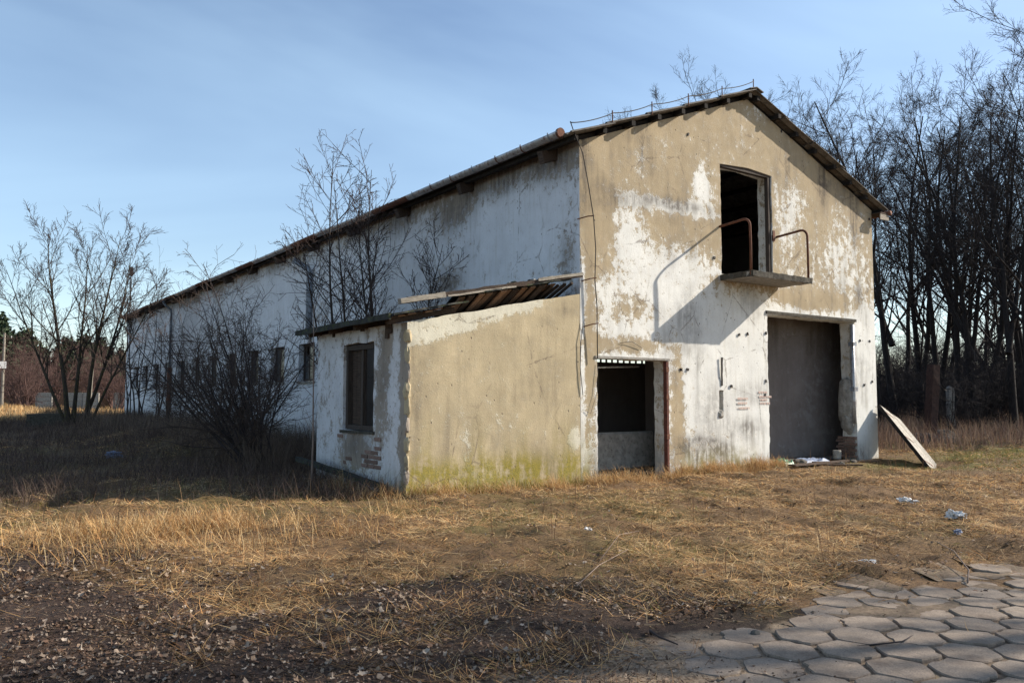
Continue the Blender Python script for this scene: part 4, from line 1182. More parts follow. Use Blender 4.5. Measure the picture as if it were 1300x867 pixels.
def stems(rg, specs, npts, wig, up):
    """specs: (base xyz, direction xyz, length, base radius, tip radius)"""
    P = []; Rr = []
    for (b, d, ln, r0, r1) in specs:
        p = np.array(b, float); d = np.array(d, float); d /= np.linalg.norm(d); pl = [p.copy()]
        for q in range(npts - 1):
            d = d + rg.normal(0, wig, 3) * np.array([1, 1, .5]) + np.array([0, 0, up]); d /= np.linalg.norm(d)
            p = p + d * ln / (npts - 1); pl.append(p.copy())
        P.append(pl); tt = np.linspace(0, 1, npts); rr = r0 + (r1 - r0) * tt ** 0.8
        rr[0] *= 1.25
        Rr.append(rr)
    return np.array(P), np.array(Rr)

def join(parts):
    V = []; Q = []; b = 0
    for v, q in parts:
        V.append(v); Q.append(q + b); b += len(v)
    return np.concatenate(V), np.concatenate(Q)

def tree_meshes(seed, specs, npts, wig, up, levels, name='tree', mats=('bark', 'twig')):
    rg = np.random.default_rng(seed)
    P, Rd = stems(rg, specs, npts, wig, up)
    trunk = [tubes(P, Rd, 9)]; crown = []
    cur = (P, Rd)
    for li, lv in enumerate(levels):
        lv = dict(lv); sides = lv.pop('sides'); totrunk = lv.pop('trunk', False); again = lv.pop('also_prev', False)
        nxt = branch(rg, *cur, **lv)
        (trunk if totrunk else crown).append(tubes(*nxt, sides))
        cur = nxt
    tv, tq = join(trunk); cv, cq = join(crown)
    m1 = np_mesh(name + '_trunk', tv, quads=tq, smooth=True); m1.materials.append(M[mats[0]])
    m2 = np_mesh(name + '_crown', cv, quads=cq, smooth=False); m2.materials.append(M[mats[1]])
    return m1, m2

def place_tree(name, meshes, x, y, rz, s, label, cat, group=None, sz=None):
    t = empty(name, (x, y, gz(x, y) - .05), rz)
    t.scale = (s, s, sz or s)
    link('trunk', meshes[0], None, t); link('crown', meshes[1], None, t)
    return tag(t, label, cat, group)

# -- tall bare trees of the wood (18 m when unscaled)
forest = []
for sd in range(7):
    rg = np.random.default_rng(500 + sd)
    lean = rg.normal(0, .09, 2)
    sp = [((0, 0, 0), (lean[0], lean[1], 1), 17.5, 0.20, 0.03)]
    if sd % 3 == 1: sp.append(((0.05, 0.02, 2.2), (lean[0] - .35, lean[1] + .12, 1), 14, 0.16, 0.03))
    if sd % 3 == 2: sp.append(((-0.05, 0.1, 4.0), (lean[0] + .45, lean[1] - .2, 1), 12, 0.13, 0.03))
    lv = [dict(n=14, t0=.26, t1=.97, ang=46, ang_sd=9, ratio=.50, npts=9, wig=.075, up=.035, thin=.46, rmin=.014, sides=6, trunk=True, taper_t=.62),
          dict(n=7, t0=.22, t1=1.0, ang=36, ang_sd=11, ratio=.48, npts=6, wig=.09, up=.035, thin=.5, rmin=.009, sides=4, taper_t=.5),
          dict(n=6, t0=.2, t1=1.0, ang=36, ang_sd=12, ratio=.50, npts=4, wig=.10, up=.02, thin=.55, rmin=.006, sides=3, taper_t=.4),
          dict(n=4, t0=.2, t1=1.0, ang=36, ang_sd=12, ratio=.58, npts=3, wig=.10, up=.02, thin=.7, rmin=.005, sides=3, taper_t=.3, lmin=.25)]
    if sd >= 5: lv = lv[:3]
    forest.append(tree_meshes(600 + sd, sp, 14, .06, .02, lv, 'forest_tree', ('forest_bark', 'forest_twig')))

def polar(u, D):
    """a spot D metres ahead of the camera in the direction of photograph column U"""
    f = np.array([math.sin(HEAD), math.cos(HEAD)]); r = np.array([math.cos(HEAD), -math.sin(HEAD)])
    p = CAM[:2] + D * (f + r * (u - 650) / 1022.7); return float(p[0]), float(p[1])
forest_h = [max(v.co.z for v in m_[1].vertices) for m_ in forest]
WOOD = [  # (column, depth, mesh, photograph row of the top)
    (1118, 33, 3, 108), (1138, 36, 0, 92), (1166, 43, 1, 72), (1192, 38, 0, 60), (1215, 36, 1, 66), (1238, 33, 2, 84), (1262, 40, 4, 62), (1284, 31, 2, 26), (1304, 30, 3, -6),
    (1332, 33, 0, 10),
    (1050, 52, 3, 96), (1085, 50, 0, 104), (1015, 60, 2, 100), (1150, 52, 3, 130), (1205, 52, 4, 150), (1302, 48, 1, 90),
    (905, 70, 3, 66), (938, 74, 1, 84), (880, 78, 4, 74), (985, 68, 0, 88), (1020, 70, 4, 84), (1065, 66, 2, 130), (1250, 70, 1, 190),
    (8, 0, 0, 0),
]
WOOD.pop()
rgw = np.random.default_rng(77)
for k, (u, D, mi, top_) in enumerate(WOOD):
    x, y = polar(u, D)
    s = ((501 - top_) * D / 1022.7 + 1.6) / forest_h[mi]
    far = D > 45
    if u > 1310: lab = 'tall bare forest tree beyond the right edge of the view'
    elif D >= 64 and u < 1000: lab = 'bare tree top rising behind the warehouse ridge'
    elif far: lab = 'tall bare tree deep in the wood behind the front row of trees'
    else: lab = ['bare tree nearest the right corner of the roof', 'second bare tree from the warehouse corner', 'tall bare tree with upright limbs right of the eave', 'slim straight bare tree above the dark post', 'forked bare tree above the concrete post', 'leaning bare tree right of the concrete post', 'twisted tall bare tree before the right edge', 'leaning forked tree near the right edge', 'broad bare tree at the right edge of the wood'][k]
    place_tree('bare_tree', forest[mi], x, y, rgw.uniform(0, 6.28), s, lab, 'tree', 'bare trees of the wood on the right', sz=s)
# the wood goes on beyond the right edge; its crowns shade the trees one sees
for k in range(16):
    x = 29 + (k % 6) * 3.6 + rgw.uniform(-1.2, 1.2); y = -1.5 + (k // 6) * 5.5 + (k % 6) * -.4 + rgw.uniform(-1.5, 1.5)
    place_tree('bare_tree', forest[k % 5], x, y, rgw.uniform(0, 6), rgw.uniform(.85, 1.05), 'tall bare forest tree beyond the right edge of the view', 'tree', 'bare trees of the wood on the right')
# thin poles of young trees that fill the wood behind
for k in range(22):
    u = rgw.uniform(1000, 1420); D = rgw.uniform(40, 95)
    x, y = polar(u, D)
    if x < 12: continue
    s = ((501 - rgw.uniform(200, 380)) * D / 1022.7 + 1.6) / forest_h[5 + k % 2]
    place_tree('young_tree', forest[5 + k % 2], x, y, rgw.uniform(0, 6.28), s * .75, 'thin young bare tree in the dark depth of the wood', 'tree', 'young trees inside the wood', sz=s)

# -- shrub and scrub meshes
def shrub_mesh(seed, n, h, spread, name, mats, dense=1.0, r=.022, lean=(0, 0)):
    rg = np.random.default_rng(seed)
    sp = []
    for i in range(n):
        a = rg.uniform(0, 6.28); t = spread * math.sqrt(rg.random())
        sp.append(((rg.normal(0, .18), rg.normal(0, .18), 0), (t * math.cos(a) + lean[0], t * math.sin(a) + lean[1], 1), h * rg.uniform(.65, 1.08), r * rg.uniform(.6, 1.2), .005))
    lv = [dict(n=int(9 * dense), t0=.14, t1=.98, ang=50, ang_sd=16, ratio=.42, npts=6, wig=.16, up=.03, thin=.6, rmin=.005, sides=4, taper_t=.5),
          dict(n=int(7 * dense), t0=.1, t1=1.0, ang=44, ang_sd=15, ratio=.42, npts=4, wig=.18, up=.01, thin=.65, rmin=.0035, sides=3, taper_t=.4, lmin=.12)]
    if dense >= 1: lv.append(dict(n=3, t0=.15, t1=1.0, ang=42, ang_sd=15, ratio=.5, npts=3, wig=.18, up=.0, thin=.7, rmin=.003, sides=3, taper_t=.3, lmin=.08))
    return tree_meshes(seed + 1, sp, 9, .09, .02, lv, name, mats)

# multi-stemmed young maple at the left, in shade below and sun above
mp = [((-.25, .1, 0), (-.50, .0, 1), 9.3, .105, .012), ((-.05, -.1, 0), (-.12, -.1, 1), 11.0, .15, .012), ((.12, .0, 0), (.02, .1, 1), 10.2, .13, .012), ((.85, .0, 0), (.10, -.1, 1), 10.6, .14, .012), ((.70, .1, 0), (.26, .12, 1), 10.4, .12, .012), ((1.05, .1, 0), (.36, .0, 1), 8.6, .09, .012)]
lvm = [dict(n=15, t0=.28, t1=.97, ang=33, ang_sd=8, ratio=.42, npts=8, wig=.05, up=.05, thin=.55, rmin=.010, sides=5, trunk=True, taper_t=.55),
       dict(n=9, t0=.15, t1=1.0, ang=36, ang_sd=9, ratio=.42, npts=5, wig=.07, up=.035, thin=.6, rmin=.0095, sides=4, taper_t=.45),
       dict(n=6, t0=.15, t1=1.0, ang=38, ang_sd=10, ratio=.46, npts=3, wig=.06, up=.03, thin=.7, rmin=.0078, sides=3, taper_t=.3, lmin=.22)]
M['bark_lichen'] = mat_simple('lichened_bark', (0.024, 0.019, 0.017), (0.06, 0.048, 0.036), 4, 0.95, stretch=(2, 2, .5), c2=(0.12, 0.10, 0.025), bump=.5)
maple = tree_meshes(901, mp, 12, .03, .018, lvm, 'maple', ('bark_lichen', 'twig_maple'))
tx, ty = polar(92, 36.5)
place_tree('multi_stemmed_tree', maple, tx, ty, -HEAD, .82, 'large bare multi-stemmed tree at the left with lichen on its stems', 'tree')
# saplings crowding the far part of the long wall
for k, (u, D, h, lab) in enumerate(((168, 44, 7.2, 'thin bare sapling at the far end of the long wall'), (196, 43, 8.0, 'forked bare sapling left of the far downpipe'), (222, 40, 6.6, 'bare sapling rising beside the far downpipe'))):
    me = shrub_mesh(920 + k * 5, 4, h, .22, 'sapling', ('twig', 'twig'), .7, .045)
    x, y = polar(u, D); place_tree('sapling', me, min(x, -.9), y, k, 1.0, lab, 'sapling', 'saplings along the long wall')
# dense dark shrub before the long wall, leaning left
for k, (x, y, n, h, lab, ln) in enumerate(((-4.3, 5.3, 17, 4.3, 'dense dark bare shrub left of the annex, leaning towards the left', (-.34, .16)), (-3.4, 8.6, 15, 4.4, 'dark bare shrub behind the leaning shrub by the long wall', (-.1, .1)), (-2.6, 13.0, 13, 4.5, 'bare shrub under the windows beyond the second shrub', (0, 0)), (-1.8, 18.5, 9, 3.6, 'low bare shrub halfway along the long wall', (-.1, 0)), (-1.5, 24.5, 8, 3.8, 'bare shrub near the far downpipe of the long wall', (0, 0)))):
    me = shrub_mesh(940 + k * 7, n, h, .62, 'shrub', ('twig', 'shrub_twig'), 1.05, .030, ln)
    place_tree('shrub', me, x, y, 0, 1.0, lab, 'shrub', 'dark shrubs before the long wall')
# slender trees rising behind the annex roof
for k, (x, y, n, h, sp_, lab) in enumerate(((-1.5, 7.3, 2, 7.9, .10, 'tallest slender bare tree behind the annex, reaching above the eave'), (-1.3, 5.6, 2, 7.1, .10, 'slender forked bare tree behind the annex roof'), (-1.5, 8.0, 2, 6.6, .10, 'slim bare tree left of the tall ones behind the annex'), (-1.4, 4.5, 3, 5.9, .22, 'shorter bare tree nearest the gable behind the annex roof'))):
    rg = np.random.default_rng(960 + k)
    sps = [((rg.normal(0, .08), rg.normal(0, .08), 0), (rg.normal(0, sp_), rg.normal(0, sp_), 1), h * (1 - .12 * i), .06, .006) for i in range(n)]
    lv = [dict(n=20, t0=.34, t1=.98, ang=40, ang_sd=9, ratio=.29, npts=6, wig=.06, up=.06, thin=.55, rmin=.007, sides=4, taper_t=.45),
          dict(n=7, t0=.2, t1=1.0, ang=38, ang_sd=10, ratio=.42, npts=4, wig=.08, up=.03, thin=.65, rmin=.005, sides=3, taper_t=.4),
          dict(n=2, t0=.3, t1=1.0, ang=38, ang_sd=10, ratio=.45, npts=3, wig=.08, up=.03, thin=.7, rmin=.0045, sides=3, taper_t=.3)]
    place_tree('slender_tree', tree_meshes(970 + k, sps, 12, .03, .012, lv, 'slender_tree', ('bark', 'twig_maple')), x, y, 0, 1.0, lab, 'tree', 'slender trees behind the annex')
# whip of a sapling before the annex side wall
lvw = [dict(n=13, t0=.2, t1=.98, ang=42, ang_sd=7, ratio=.20, npts=5, wig=.05, up=.05, thin=.5, rmin=.0035, sides=4, taper_t=.45), dict(n=2, t0=.4, t1=1, ang=34, ang_sd=9, ratio=.4, npts=3, wig=.05, up=.02, thin=.7, rmin=.003, sides=3)]
place_tree('sapling', tree_meshes(981, [((0, 0, 0), (.02, .0, 1), 3.3, .022, .004)], 12, .012, .01, lvw, 'whip', ('twig_pale', 'twig_pale')), -4.35, 2.35, 0, 1.0, 'single thin upright sapling in front of the annex side wall', 'sapling')
# undergrowth at the foot of the wood
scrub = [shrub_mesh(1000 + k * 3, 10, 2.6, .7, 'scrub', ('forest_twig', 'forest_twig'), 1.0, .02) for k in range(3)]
for k in range(46):
    u = rgw.uniform(1095, 1400); D = rgw.uniform(30, 62)
    x, y = polar(u, D)
    if x < 13.5: continue
    place_tree('scrub_bush', scrub[k % 3], x, y, rgw.uniform(0, 6), rgw.uniform(.8, 1.7), 'dark bare bush in the undergrowth along the wood', 'bush', 'bushes under the wood')
# deep dark thicket that closes the foot of the wood
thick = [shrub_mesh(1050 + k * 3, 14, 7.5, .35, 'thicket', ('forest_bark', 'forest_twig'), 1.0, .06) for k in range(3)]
for k in range(60):
    u = 985 + (k + rgw.random()) * 7.4; D = rgw.uniform(72, 120)
    x, y = polar(u, D)
    place_tree('thicket_tree', thick[k % 3], x, y, rgw.uniform(0, 6), rgw.uniform(.8, 1.5) * D / 95, 'low dark thicket tree deep at the back of the wood', 'tree', 'thicket at the back of the wood')
# reddish scrub far left, pines, and what shows between the stems
rscr = [shrub_mesh(1100 + k * 3, 12, 6.0, .55, 'far_scrub', ('twig_red', 'twig_red'), 1.0, .05) for k in range(3)]
for k in range(34):
    u = rgw.uniform(-60, 175); D = rgw.uniform(78, 125)
    x, y = polar(u, D)
    place_tree('scrub_bush', rscr[k % 3], x, y, rgw.uniform(0, 6), rgw.uniform(.9, 1.5), 'reddish brown bare bush in the distance at the left', 'bush', 'reddish scrub far left')
def pine_mesh(seed, h):
    rg = np.random.default_rng(seed); V = []; Tq = []; C = []
    n = 5200
    t = rg.random(n) ** .8; z = h * (.28 + .72 * t)
    cl = rg.integers(0, 46, n); ca = rg.uniform(0, 6.28, 46); cz = rg.random(46)
    z = h * (.20 + .75 * cz[cl]) + rg.normal(0, h * .045, n)
    rr = h * .40 * (1.12 - cz[cl]) ** .7 * (.55 + .45 * rg.random(46)[cl])
    a = ca[cl] + rg.normal(0, .5, n); r_ = rr * np.sqrt(rg.random(n)) * 1.1
    p = np.stack([r_ * np.cos(a), r_ * np.sin(a), z], 1)
    d = rg.normal(size=(n, 3)); d /= np.linalg.norm(d, axis=1, keepdims=True); e = rg.normal(size=(n, 3)); e -= d * (d * e).sum(1, keepdims=True); e /= np.linalg.norm(e, axis=1, keepdims=True)
    s = h * rg.uniform(.02, .045, n)[:, None]
    Vv = np.concatenate([p - d * s, p + d * s, p + e * s * .5, p - e * s * .5])
    Tq = np.stack([np.arange(n), np.arange(n) + 2 * n, np.arange(n) + n, np.arange(n) + 3 * n], 1)
    c_ = np.array([.035, .055, .028])[None] * rg.uniform(.5, 1.5, n)[:, None]
    return np_mesh('pine_crown', Vv, quads=Tq, colors=np.tile(c_, (4, 1)))
pm = [pine_mesh(31, 13), pine_mesh(32, 12)]
pt = []
for k in range(2):
    v, q = tubes(*stems(np.random.default_rng(50 + k), [((0, 0, 0), (0, 0, 1), 11.5, .22, .04)], 8, .02, .01), 8); m_ = np_mesh('pine_trunk', v, quads=q, smooth=True); m_.materials.append(M['bark']); pt.append(m_); pm[k].materials.append(M['needle'])
PIN = [(-8, 108, .9), (14, 112, .84), (32, 110, .78), (52, 118, .70), (84, 116, .72), (104, 112, .80), (126, 120, .74), (-40, 110, 1.0), (-75, 112, 1.05), (150, 125, .7)]
for k, (u, D, s) in enumerate(PIN):
    x, y = polar(u, D)
    place_tree('pine_tree', (pt[k % 2], pm[k % 2]), x, y, k * 1.3, s, 'distant dark green pine above the reddish scrub at the left', 'tree', 'distant pines at the left')
# birch-pale stem, utility pole, concrete panel fence, low dark shed, trough
bm2 = tree_meshes(1201, [((0, 0, 0), (.03, 0, 1), 9, .10, .02)], 10, .03, .01, [dict(n=10, t0=.3, t1=1, ang=38, ang_sd=9, ratio=.3, npts=5, wig=.08, up=.02, thin=.5, rmin=.012, sides=4), dict(n=5, t0=.2, t1=1, ang=38, ang_sd=9, ratio=.4, npts=3, wig=.1, up=-.02, thin=.6, rmin=.01, sides=3)], 'birch', ('grey_wood', 'twig_red'))
x, y = polar(115, 62); place_tree('birch_tree', bm2, x, y, 0, .85, 'pale stemmed small birch seen between the left tree stems', 'tree')
x, y = polar(4, 82)
up_ = empty('utility_pole', (x, y, gz(x, y))); tag(up_, 'grey utility pole at the left edge of the view', 'pole')
MB().tube([(0, 0, -.2), (0, 0, 7.6)], [.16, .11], 10).build('pole_shaft', M['grey_wood'], up_)
MB().box(-.7, .7, -.06, .06, 7.0, 7.14).build('cross_arm', M['dark_wood'], up_)
for dx in (-.6, 0, .6): MB().tube([(dx, 0, 7.14), (dx, 0, 7.34)], .05, 8).build('insulator', M['plastic_white'], up_)
MB().box(-.45, .25, -.3, .2, 4.0, 4.7).build('switch_box', M['plastic_white'], up_)
MB().tube([(0, 0, 7.3), (12, -2, 6.6), (25, -4, 6.9)], .02, 5).build('pole_wire', M['wire'], up_)
fx, fy = polar(48, 84); gx2, gy2 = polar(170, 80)
fdir = math.atan2(gy2 - fy, gx2 - fx); flen = math.hypot(gx2 - fx, gy2 - fy)
fence = empty('concrete_fence', (fx, fy, gz(fx, fy)), fdir); tag(fence, 'pale prefabricated concrete panel fence beyond the left tree', 'fence')
nb = int(flen / 2.05)
for k in range(nb + 1):
    MB().box(k * 2.05 - .07, k * 2.05 + .07, -.08, .08, -.2, 1.75).build('fence_post', M['concrete'], fence)
    if k < nb and k not in (1, 4):
        for r_ in range(4): MB().box(k * 2.05 + .075, k * 2.05 + 1.975, -.03, .03, .02 + r_ * .45, .44 + r_ * .45, jit=.01).build('fence_panel', M['white_wood'], fence)
sx, sy = polar(150, 92)
shed = empty('garden_shed', (sx, sy, gz(sx, sy)), -HEAD); tag(shed, 'low dark brown shed seen beyond the far end of the warehouse', 'shed')
for k in range(28): MB().box(-6 + k * .4, -6 + k * .4 + .385, -.03, .03, 0, 3.2 + .01 * (k % 3)).build('wall_board', M['brown_wood'], shed)
MB().box(-6, 5.2, .05, 4.5, 0, 3.1).build('wall', M['dark_wood'], shed)
MB().box(-6.3, 5.5, -.3, 4.8, 3.25, 3.4).build('roof', M['felt'], shed)
sx, sy = polar(20, 104)
shed2 = empty('long_shed', (sx, sy, gz(sx, sy)), -HEAD); tag(shed2, 'long low brown shed in the scrub at the far left', 'shed')
for k in range(40): MB().box(-14 + k * .6, -14 + k * .6 + .58, -.03, .03, 0, 2.5 + .015 * (k % 4)).build('wall_board', M['brown_wood'], shed2)
MB().box(-14, 10, .05, 5, 0, 2.4).build('wall', M['dark_wood'], shed2)
MB().box(-14.3, 10.3, -.4, 5.3, 2.55, 2.75).build('roof', M['asbestos'], shed2)
ox, oy = polar(78, 38.5)
tr = empty('concrete_trough', (ox, oy, gz(ox, oy)), -HEAD); tag(tr, 'dark mossy concrete trough at the foot of the left tree', 'trough')
for (a, b, c, d) in ((-1.25, 1.25, -.55, -.43), (-1.25, 1.25, .43, .55), (-1.25, -1.13, -.43, .43), (1.13, 1.25, -.43, .43)):
    MB().box(a, b, c, d, -.1, .50, jit=.012).build('trough_wall', M['mossy'], tr)
MB().box(-1.13, 1.13, -.43, .43, .0, .10).build('trough_floor', M['mossy'], tr)

# ------------------------------------------------------------------ grass, straw, leaves
def in_view(x, y, mu=130, md=.6):
    """keeps plants to what the photograph, or a step beside it, can see"""
    dx, dy = x - CAM[0], y - CAM[1]
    D = dx * math.sin(HEAD) + dy * math.cos(HEAD); lat = dx * math.cos(HEAD) - dy * math.sin(HEAD)
    u = 650 + 1022.7 * lat / np.maximum(D, .1)
    return (D > 3.6) & (u > -mu) & (u < 1300 + mu)
def free(x, y):
    wh = (x > -.05) & (x < W + .05) & (y > 0.0) & (y < L)
    an_ = (x > -AW - .02) & (x <= 0) & (y > 0.0) & (y < AD)
    return ~(wh | an_)
def scatter(rg, n, x0, x1, y0, y1, power=1.0):
    x = rg.uniform(x0, x1, n); y = rg.uniform(y0, y1, n); return x, y
def blades(rg, x, y, ln, tilt, bend, wid, colr, name, label, droop=0.0, nseg=3, heads=False, z0=0.0):
    n = len(x)
    z = ground_z(x, y) - .012 + z0
    az = rg.uniform(0, 2 * np.pi, n)
    e = np.pi / 2 - tilt                                # elevation of the first segment
    p = np.stack([x, y, z], 1)
    rows = [p]
    L_ = ln / nseg
    azs = az.copy()
    for q in range(nseg):
        d = np.stack([np.cos(e) * np.cos(azs), np.cos(e) * np.sin(azs), np.sin(e)], 1)
        nxt = rows[-1] + d * L_[:, None]
        rows.append(nxt); e = e - bend * (q + 1) / nseg; azs = azs + rg.normal(0, .22, n)
    side_ = np.stack([-np.sin(az + rg.normal(0, .5, n)), np.cos(az), rg.normal(0, .35, n)], 1)
    side_ /= np.linalg.norm(side_, axis=1, keepdims=True)
    V = []
    for q, r_ in enumerate(rows[:-1]):
        w_ = wid * (1 - .55 * q / nseg)
        V.append(r_ - side_ * w_[:, None]); V.append(r_ + side_ * w_[:, None])
    V.append(rows[-1])
    Vv = np.concatenate(V); i = np.arange(n)
    Q = np.concatenate([np.stack([i + 2 * q * n, i + (2 * q + 1) * n, i + (2 * q + 3) * n, i + (2 * q + 2) * n], 1) for q in range(nseg - 1)])
    T_ = np.stack([i + 2 * (nseg - 1) * n, i + (2 * nseg - 1) * n, i + 2 * nseg * n], 1)
    me = np_mesh(name, Vv, quads=Q, tris=T_, colors=np.tile(colr, (2 * nseg + 1, 1)))
    o = link(name, me, M['grass']); return tag(o, label, name.replace('_', ' '), kind='stuff')
def palette(rg, n, cols, probs, var=.22):
    c = np.array(cols)[rg.choice(len(cols), n, p=probs)]
    return np.clip(c * rg.uniform(1 - var, 1 + var, n)[:, None], 0, 1)
STRAW = [(.59, .365, .155), (.45, .24, .098), (.21, .105, .05), (.62, .45, .24), (.10, .055, .033), (.17, .14, .045)]
rg = np.random.default_rng(42)
# matted straw, denser near the camera
n = 440000
r_ = 4.2 + (34 - 4.2) * rg.random(n) ** 1.9; th_ = HEAD + np.arctan((rg.uniform(-130, 1430, n) - 650) / 1022.7)
x = CAM[0] + r_ * np.sin(th_); y = CAM[1] + r_ * np.cos(th_)
st_, li_, sa_, pa_, gr_ = zones(x, y)
clump = fbm(x * 1.1, y * 1.1, 401, 3); cl2 = fbm(x * 3.3, y * 3.3, 403, 2)
dens = np.clip(st_ * (.30 + 1.5 * sstep(.36, .62, clump)) + li_ * .7 * sstep(.46, .60, cl2 * .5 + clump * .5) + .02, 0, 1) * (1 - .97 * pa_) * (1 - .88 * sa_)
k_ = (rg.random(n) < dens) & free(x, y)
x, y, r_, clump, gr_, cl2 = x[k_], y[k_], r_[k_], clump[k_], gr_[k_], cl2[k_]
n = len(x); print('straw', n)
pale = sstep(.40, .62, clump)
c_ = palette(rg, n, STRAW, [.28, .29, .16, .13, .11, .03], .3)
c_ = c_ * (.60 + .62 * pale)[:, None]
gm = (rg.random(n) < gr_ * .55)[:, None]; c_ = np.where(gm, np.array([[.15, .15, .035]]) * rg.uniform(.6, 1.3, n)[:, None], c_)
blades(rg, x, y, rg.uniform(.07, .27, n), 1.60 - .55 * rg.random(n) ** 2.2, rg.uniform(-.12, .22, n), .0008 + .00027 * r_, c_, 'matted_straw', 'flattened dry straw covering the sunlit ground', nseg=2)
# long pale strands lying across the matted straw
m_n = 90000
r2 = 4.6 + 15 * rg.random(m_n) ** 1.5; th2 = HEAD + np.arctan((rg.uniform(-130, 1430, m_n) - 650) / 1022.7)
x = CAM[0] + r2 * np.sin(th2); y = CAM[1] + r2 * np.cos(th2)
st_, li_, sa_, pa_, gr_ = zones(x, y); cl = fbm(x * 1.1, y * 1.1, 401, 3)
k_ = (rg.random(m_n) < st_ * (.08 + 1.1 * sstep(.42, .64, cl)) * (1 - pa_)) & free(x, y); x, y, r2 = x[k_], y[k_], r2[k_]; m_n = len(x)
blades(rg, x, y, rg.uniform(.10, .34, m_n), 1.62 - .34 * rg.random(m_n) ** 1.6, rg.uniform(-.05, .35, m_n), .0006 + .00016 * r2, palette(rg, m_n, [(.66, .49, .27), (.55, .37, .175), (.46, .28, .12)], [.4, .35, .25], .2), 'pale_straw', 'long pale straw strands lying over the matted grass', nseg=3, z0=.02)
# tufts standing up: edge of the sunlit patch at the left, along the wall feet, scattered
tx_, ty_ = [], []
TUFT = [(-7.9, -1.75, .75, 5000), (-7.2, -1.5, .65, 4500), (-8.5, -1.6, .5, 2200), (-6.5, -1.9, .5, 2200), (-8.6, -2.9, .7, 2600), (-7.4, -2.8, .7, 2400), (-6.2, -2.9, .7, 2000), (-5.4, -2.2, .6, 1600), (-4.4, -1.2, .5, 1500),
        (3.2, -.35, .35, 1600), (3.9, -.30, .30, 1500), (4.6, -.35, .40, 2600), (5.3, -.35, .30, 2200), (2.7, -.2, .2, 700), (-3.4, -.35, .45, 1100), (-2.2, -.35, .5, 1200), (-.9, -.4, .4, 1200), (.2, -.4, .35, 1300), (-4.0, .3, .4, 1000), (-4.0, 1.6, .4, 1000), (1.0, -.5, .4, 900), (2.0, -.5, .4, 900), (-10.2, -.6, .6, 1800), (-9.2, -2.0, .6, 1700)]
for (a, b, s, m) in TUFT:
    m = int(m * ((.45 if m > 4000 else .16) if b < -1.0 else .7)); tx_.append(rg.normal(a, s * .6, m)); ty_.append(rg.normal(b, s * .45, m))
x = np.concatenate(tx_); y = np.concatenate(ty_)
cl3 = fbm(x * 4, y * 4, 431, 2)
k_ = free(x, y) & ((y < -.03) | (x < -AW - .03)) & (cl3 > .38); x, y = x[k_], y[k_]; n = len(x)
c_ = palette(rg, n, STRAW, [.38, .22, .08, .28, .02, .02])
blades(rg, x, y, rg.uniform(.12, .40, n), rg.uniform(.15, 1.2, n), rg.uniform(.3, 1.0, n), rg.uniform(.0020, .0038, n), c_, 'standing_tufts', 'standing tufts of blond dry grass at the shadow edge and along the wall feet', nseg=3)
# short greenish grass at the foot of the sunlit walls
n = 5200
x = np.concatenate([rg.uniform(-3.75, .6, n // 2), rg.uniform(2.5, 5.6, n // 4), rg.uniform(10.5, 14.5, n // 4)]); y = -.03 - np.abs(rg.normal(0, .16, len(x))); y[-(n // 4):] = rg.normal(-1.6, .7, n // 4)
k_ = fbm(x * 3, y * 3, 441, 2) > .42; x, y = x[k_], y[k_]; n = len(x)
blades(rg, x, y, rg.uniform(.07, .24, n), rg.uniform(.0, .8, n), rg.uniform(.1, .7, n), rg.uniform(.0025, .0045, n), palette(rg, n, [(.22, .19, .04), (.30, .26, .07), (.12, .13, .03), (.42, .30, .12)], [.35, .25, .2, .2]), 'wall_foot_grass', 'short yellowish green grass along the foot of the sunlit walls', nseg=3)
# brownish weeds on the left, the building's shade put into their darkened palette
n = 150000
n = 110000; x = rg.uniform(-14, -.1, n); y = 0.1 + 44 * rg.random(n) ** 1.6
cl = fbm(x * .8, y * .8, 451, 3)
k_ = (rg.random(n) < np.clip(.15 + 1.3 * sstep(.35, .62, cl), 0, 1) * np.clip((y - .42 * np.maximum(0, -3.7 - x) + .5) / .9, .03, 1)) & free(x, y) & in_view(x, y)
x, y = x[k_], y[k_]; n = len(x); print('weeds', n)
D_ = np.hypot(x - CAM[0], y - CAM[1])
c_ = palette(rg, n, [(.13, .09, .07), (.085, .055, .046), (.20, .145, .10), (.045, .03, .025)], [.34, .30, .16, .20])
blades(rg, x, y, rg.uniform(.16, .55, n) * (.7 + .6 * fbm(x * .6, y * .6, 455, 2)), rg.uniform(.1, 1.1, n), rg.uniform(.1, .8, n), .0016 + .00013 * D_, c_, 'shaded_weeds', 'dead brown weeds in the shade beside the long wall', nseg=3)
n = 26000
x = -.25 - 4.6 * rg.random(n) ** 1.5; y = 4.2 + 40 * rg.random(n) ** 1.5
k_ = free(x, y) & in_view(x, y) & (fbm(x * 1.2, y * .6, 457, 3) > .42); x, y = x[k_], y[k_]; n = len(x)
D_ = np.hypot(x - CAM[0], y - CAM[1])
blades(rg, x, y, rg.uniform(.4, 1.15, n), rg.uniform(.02, .75, n), rg.uniform(.1, .7, n), .0014 + .00014 * D_, palette(rg, n, [(.16, .115, .085), (.10, .07, .055), (.23, .17, .12)], [.4, .35, .25]), 'tangled_weeds', 'tall tangled grey-brown dead weeds at the foot of the long wall', nseg=3)
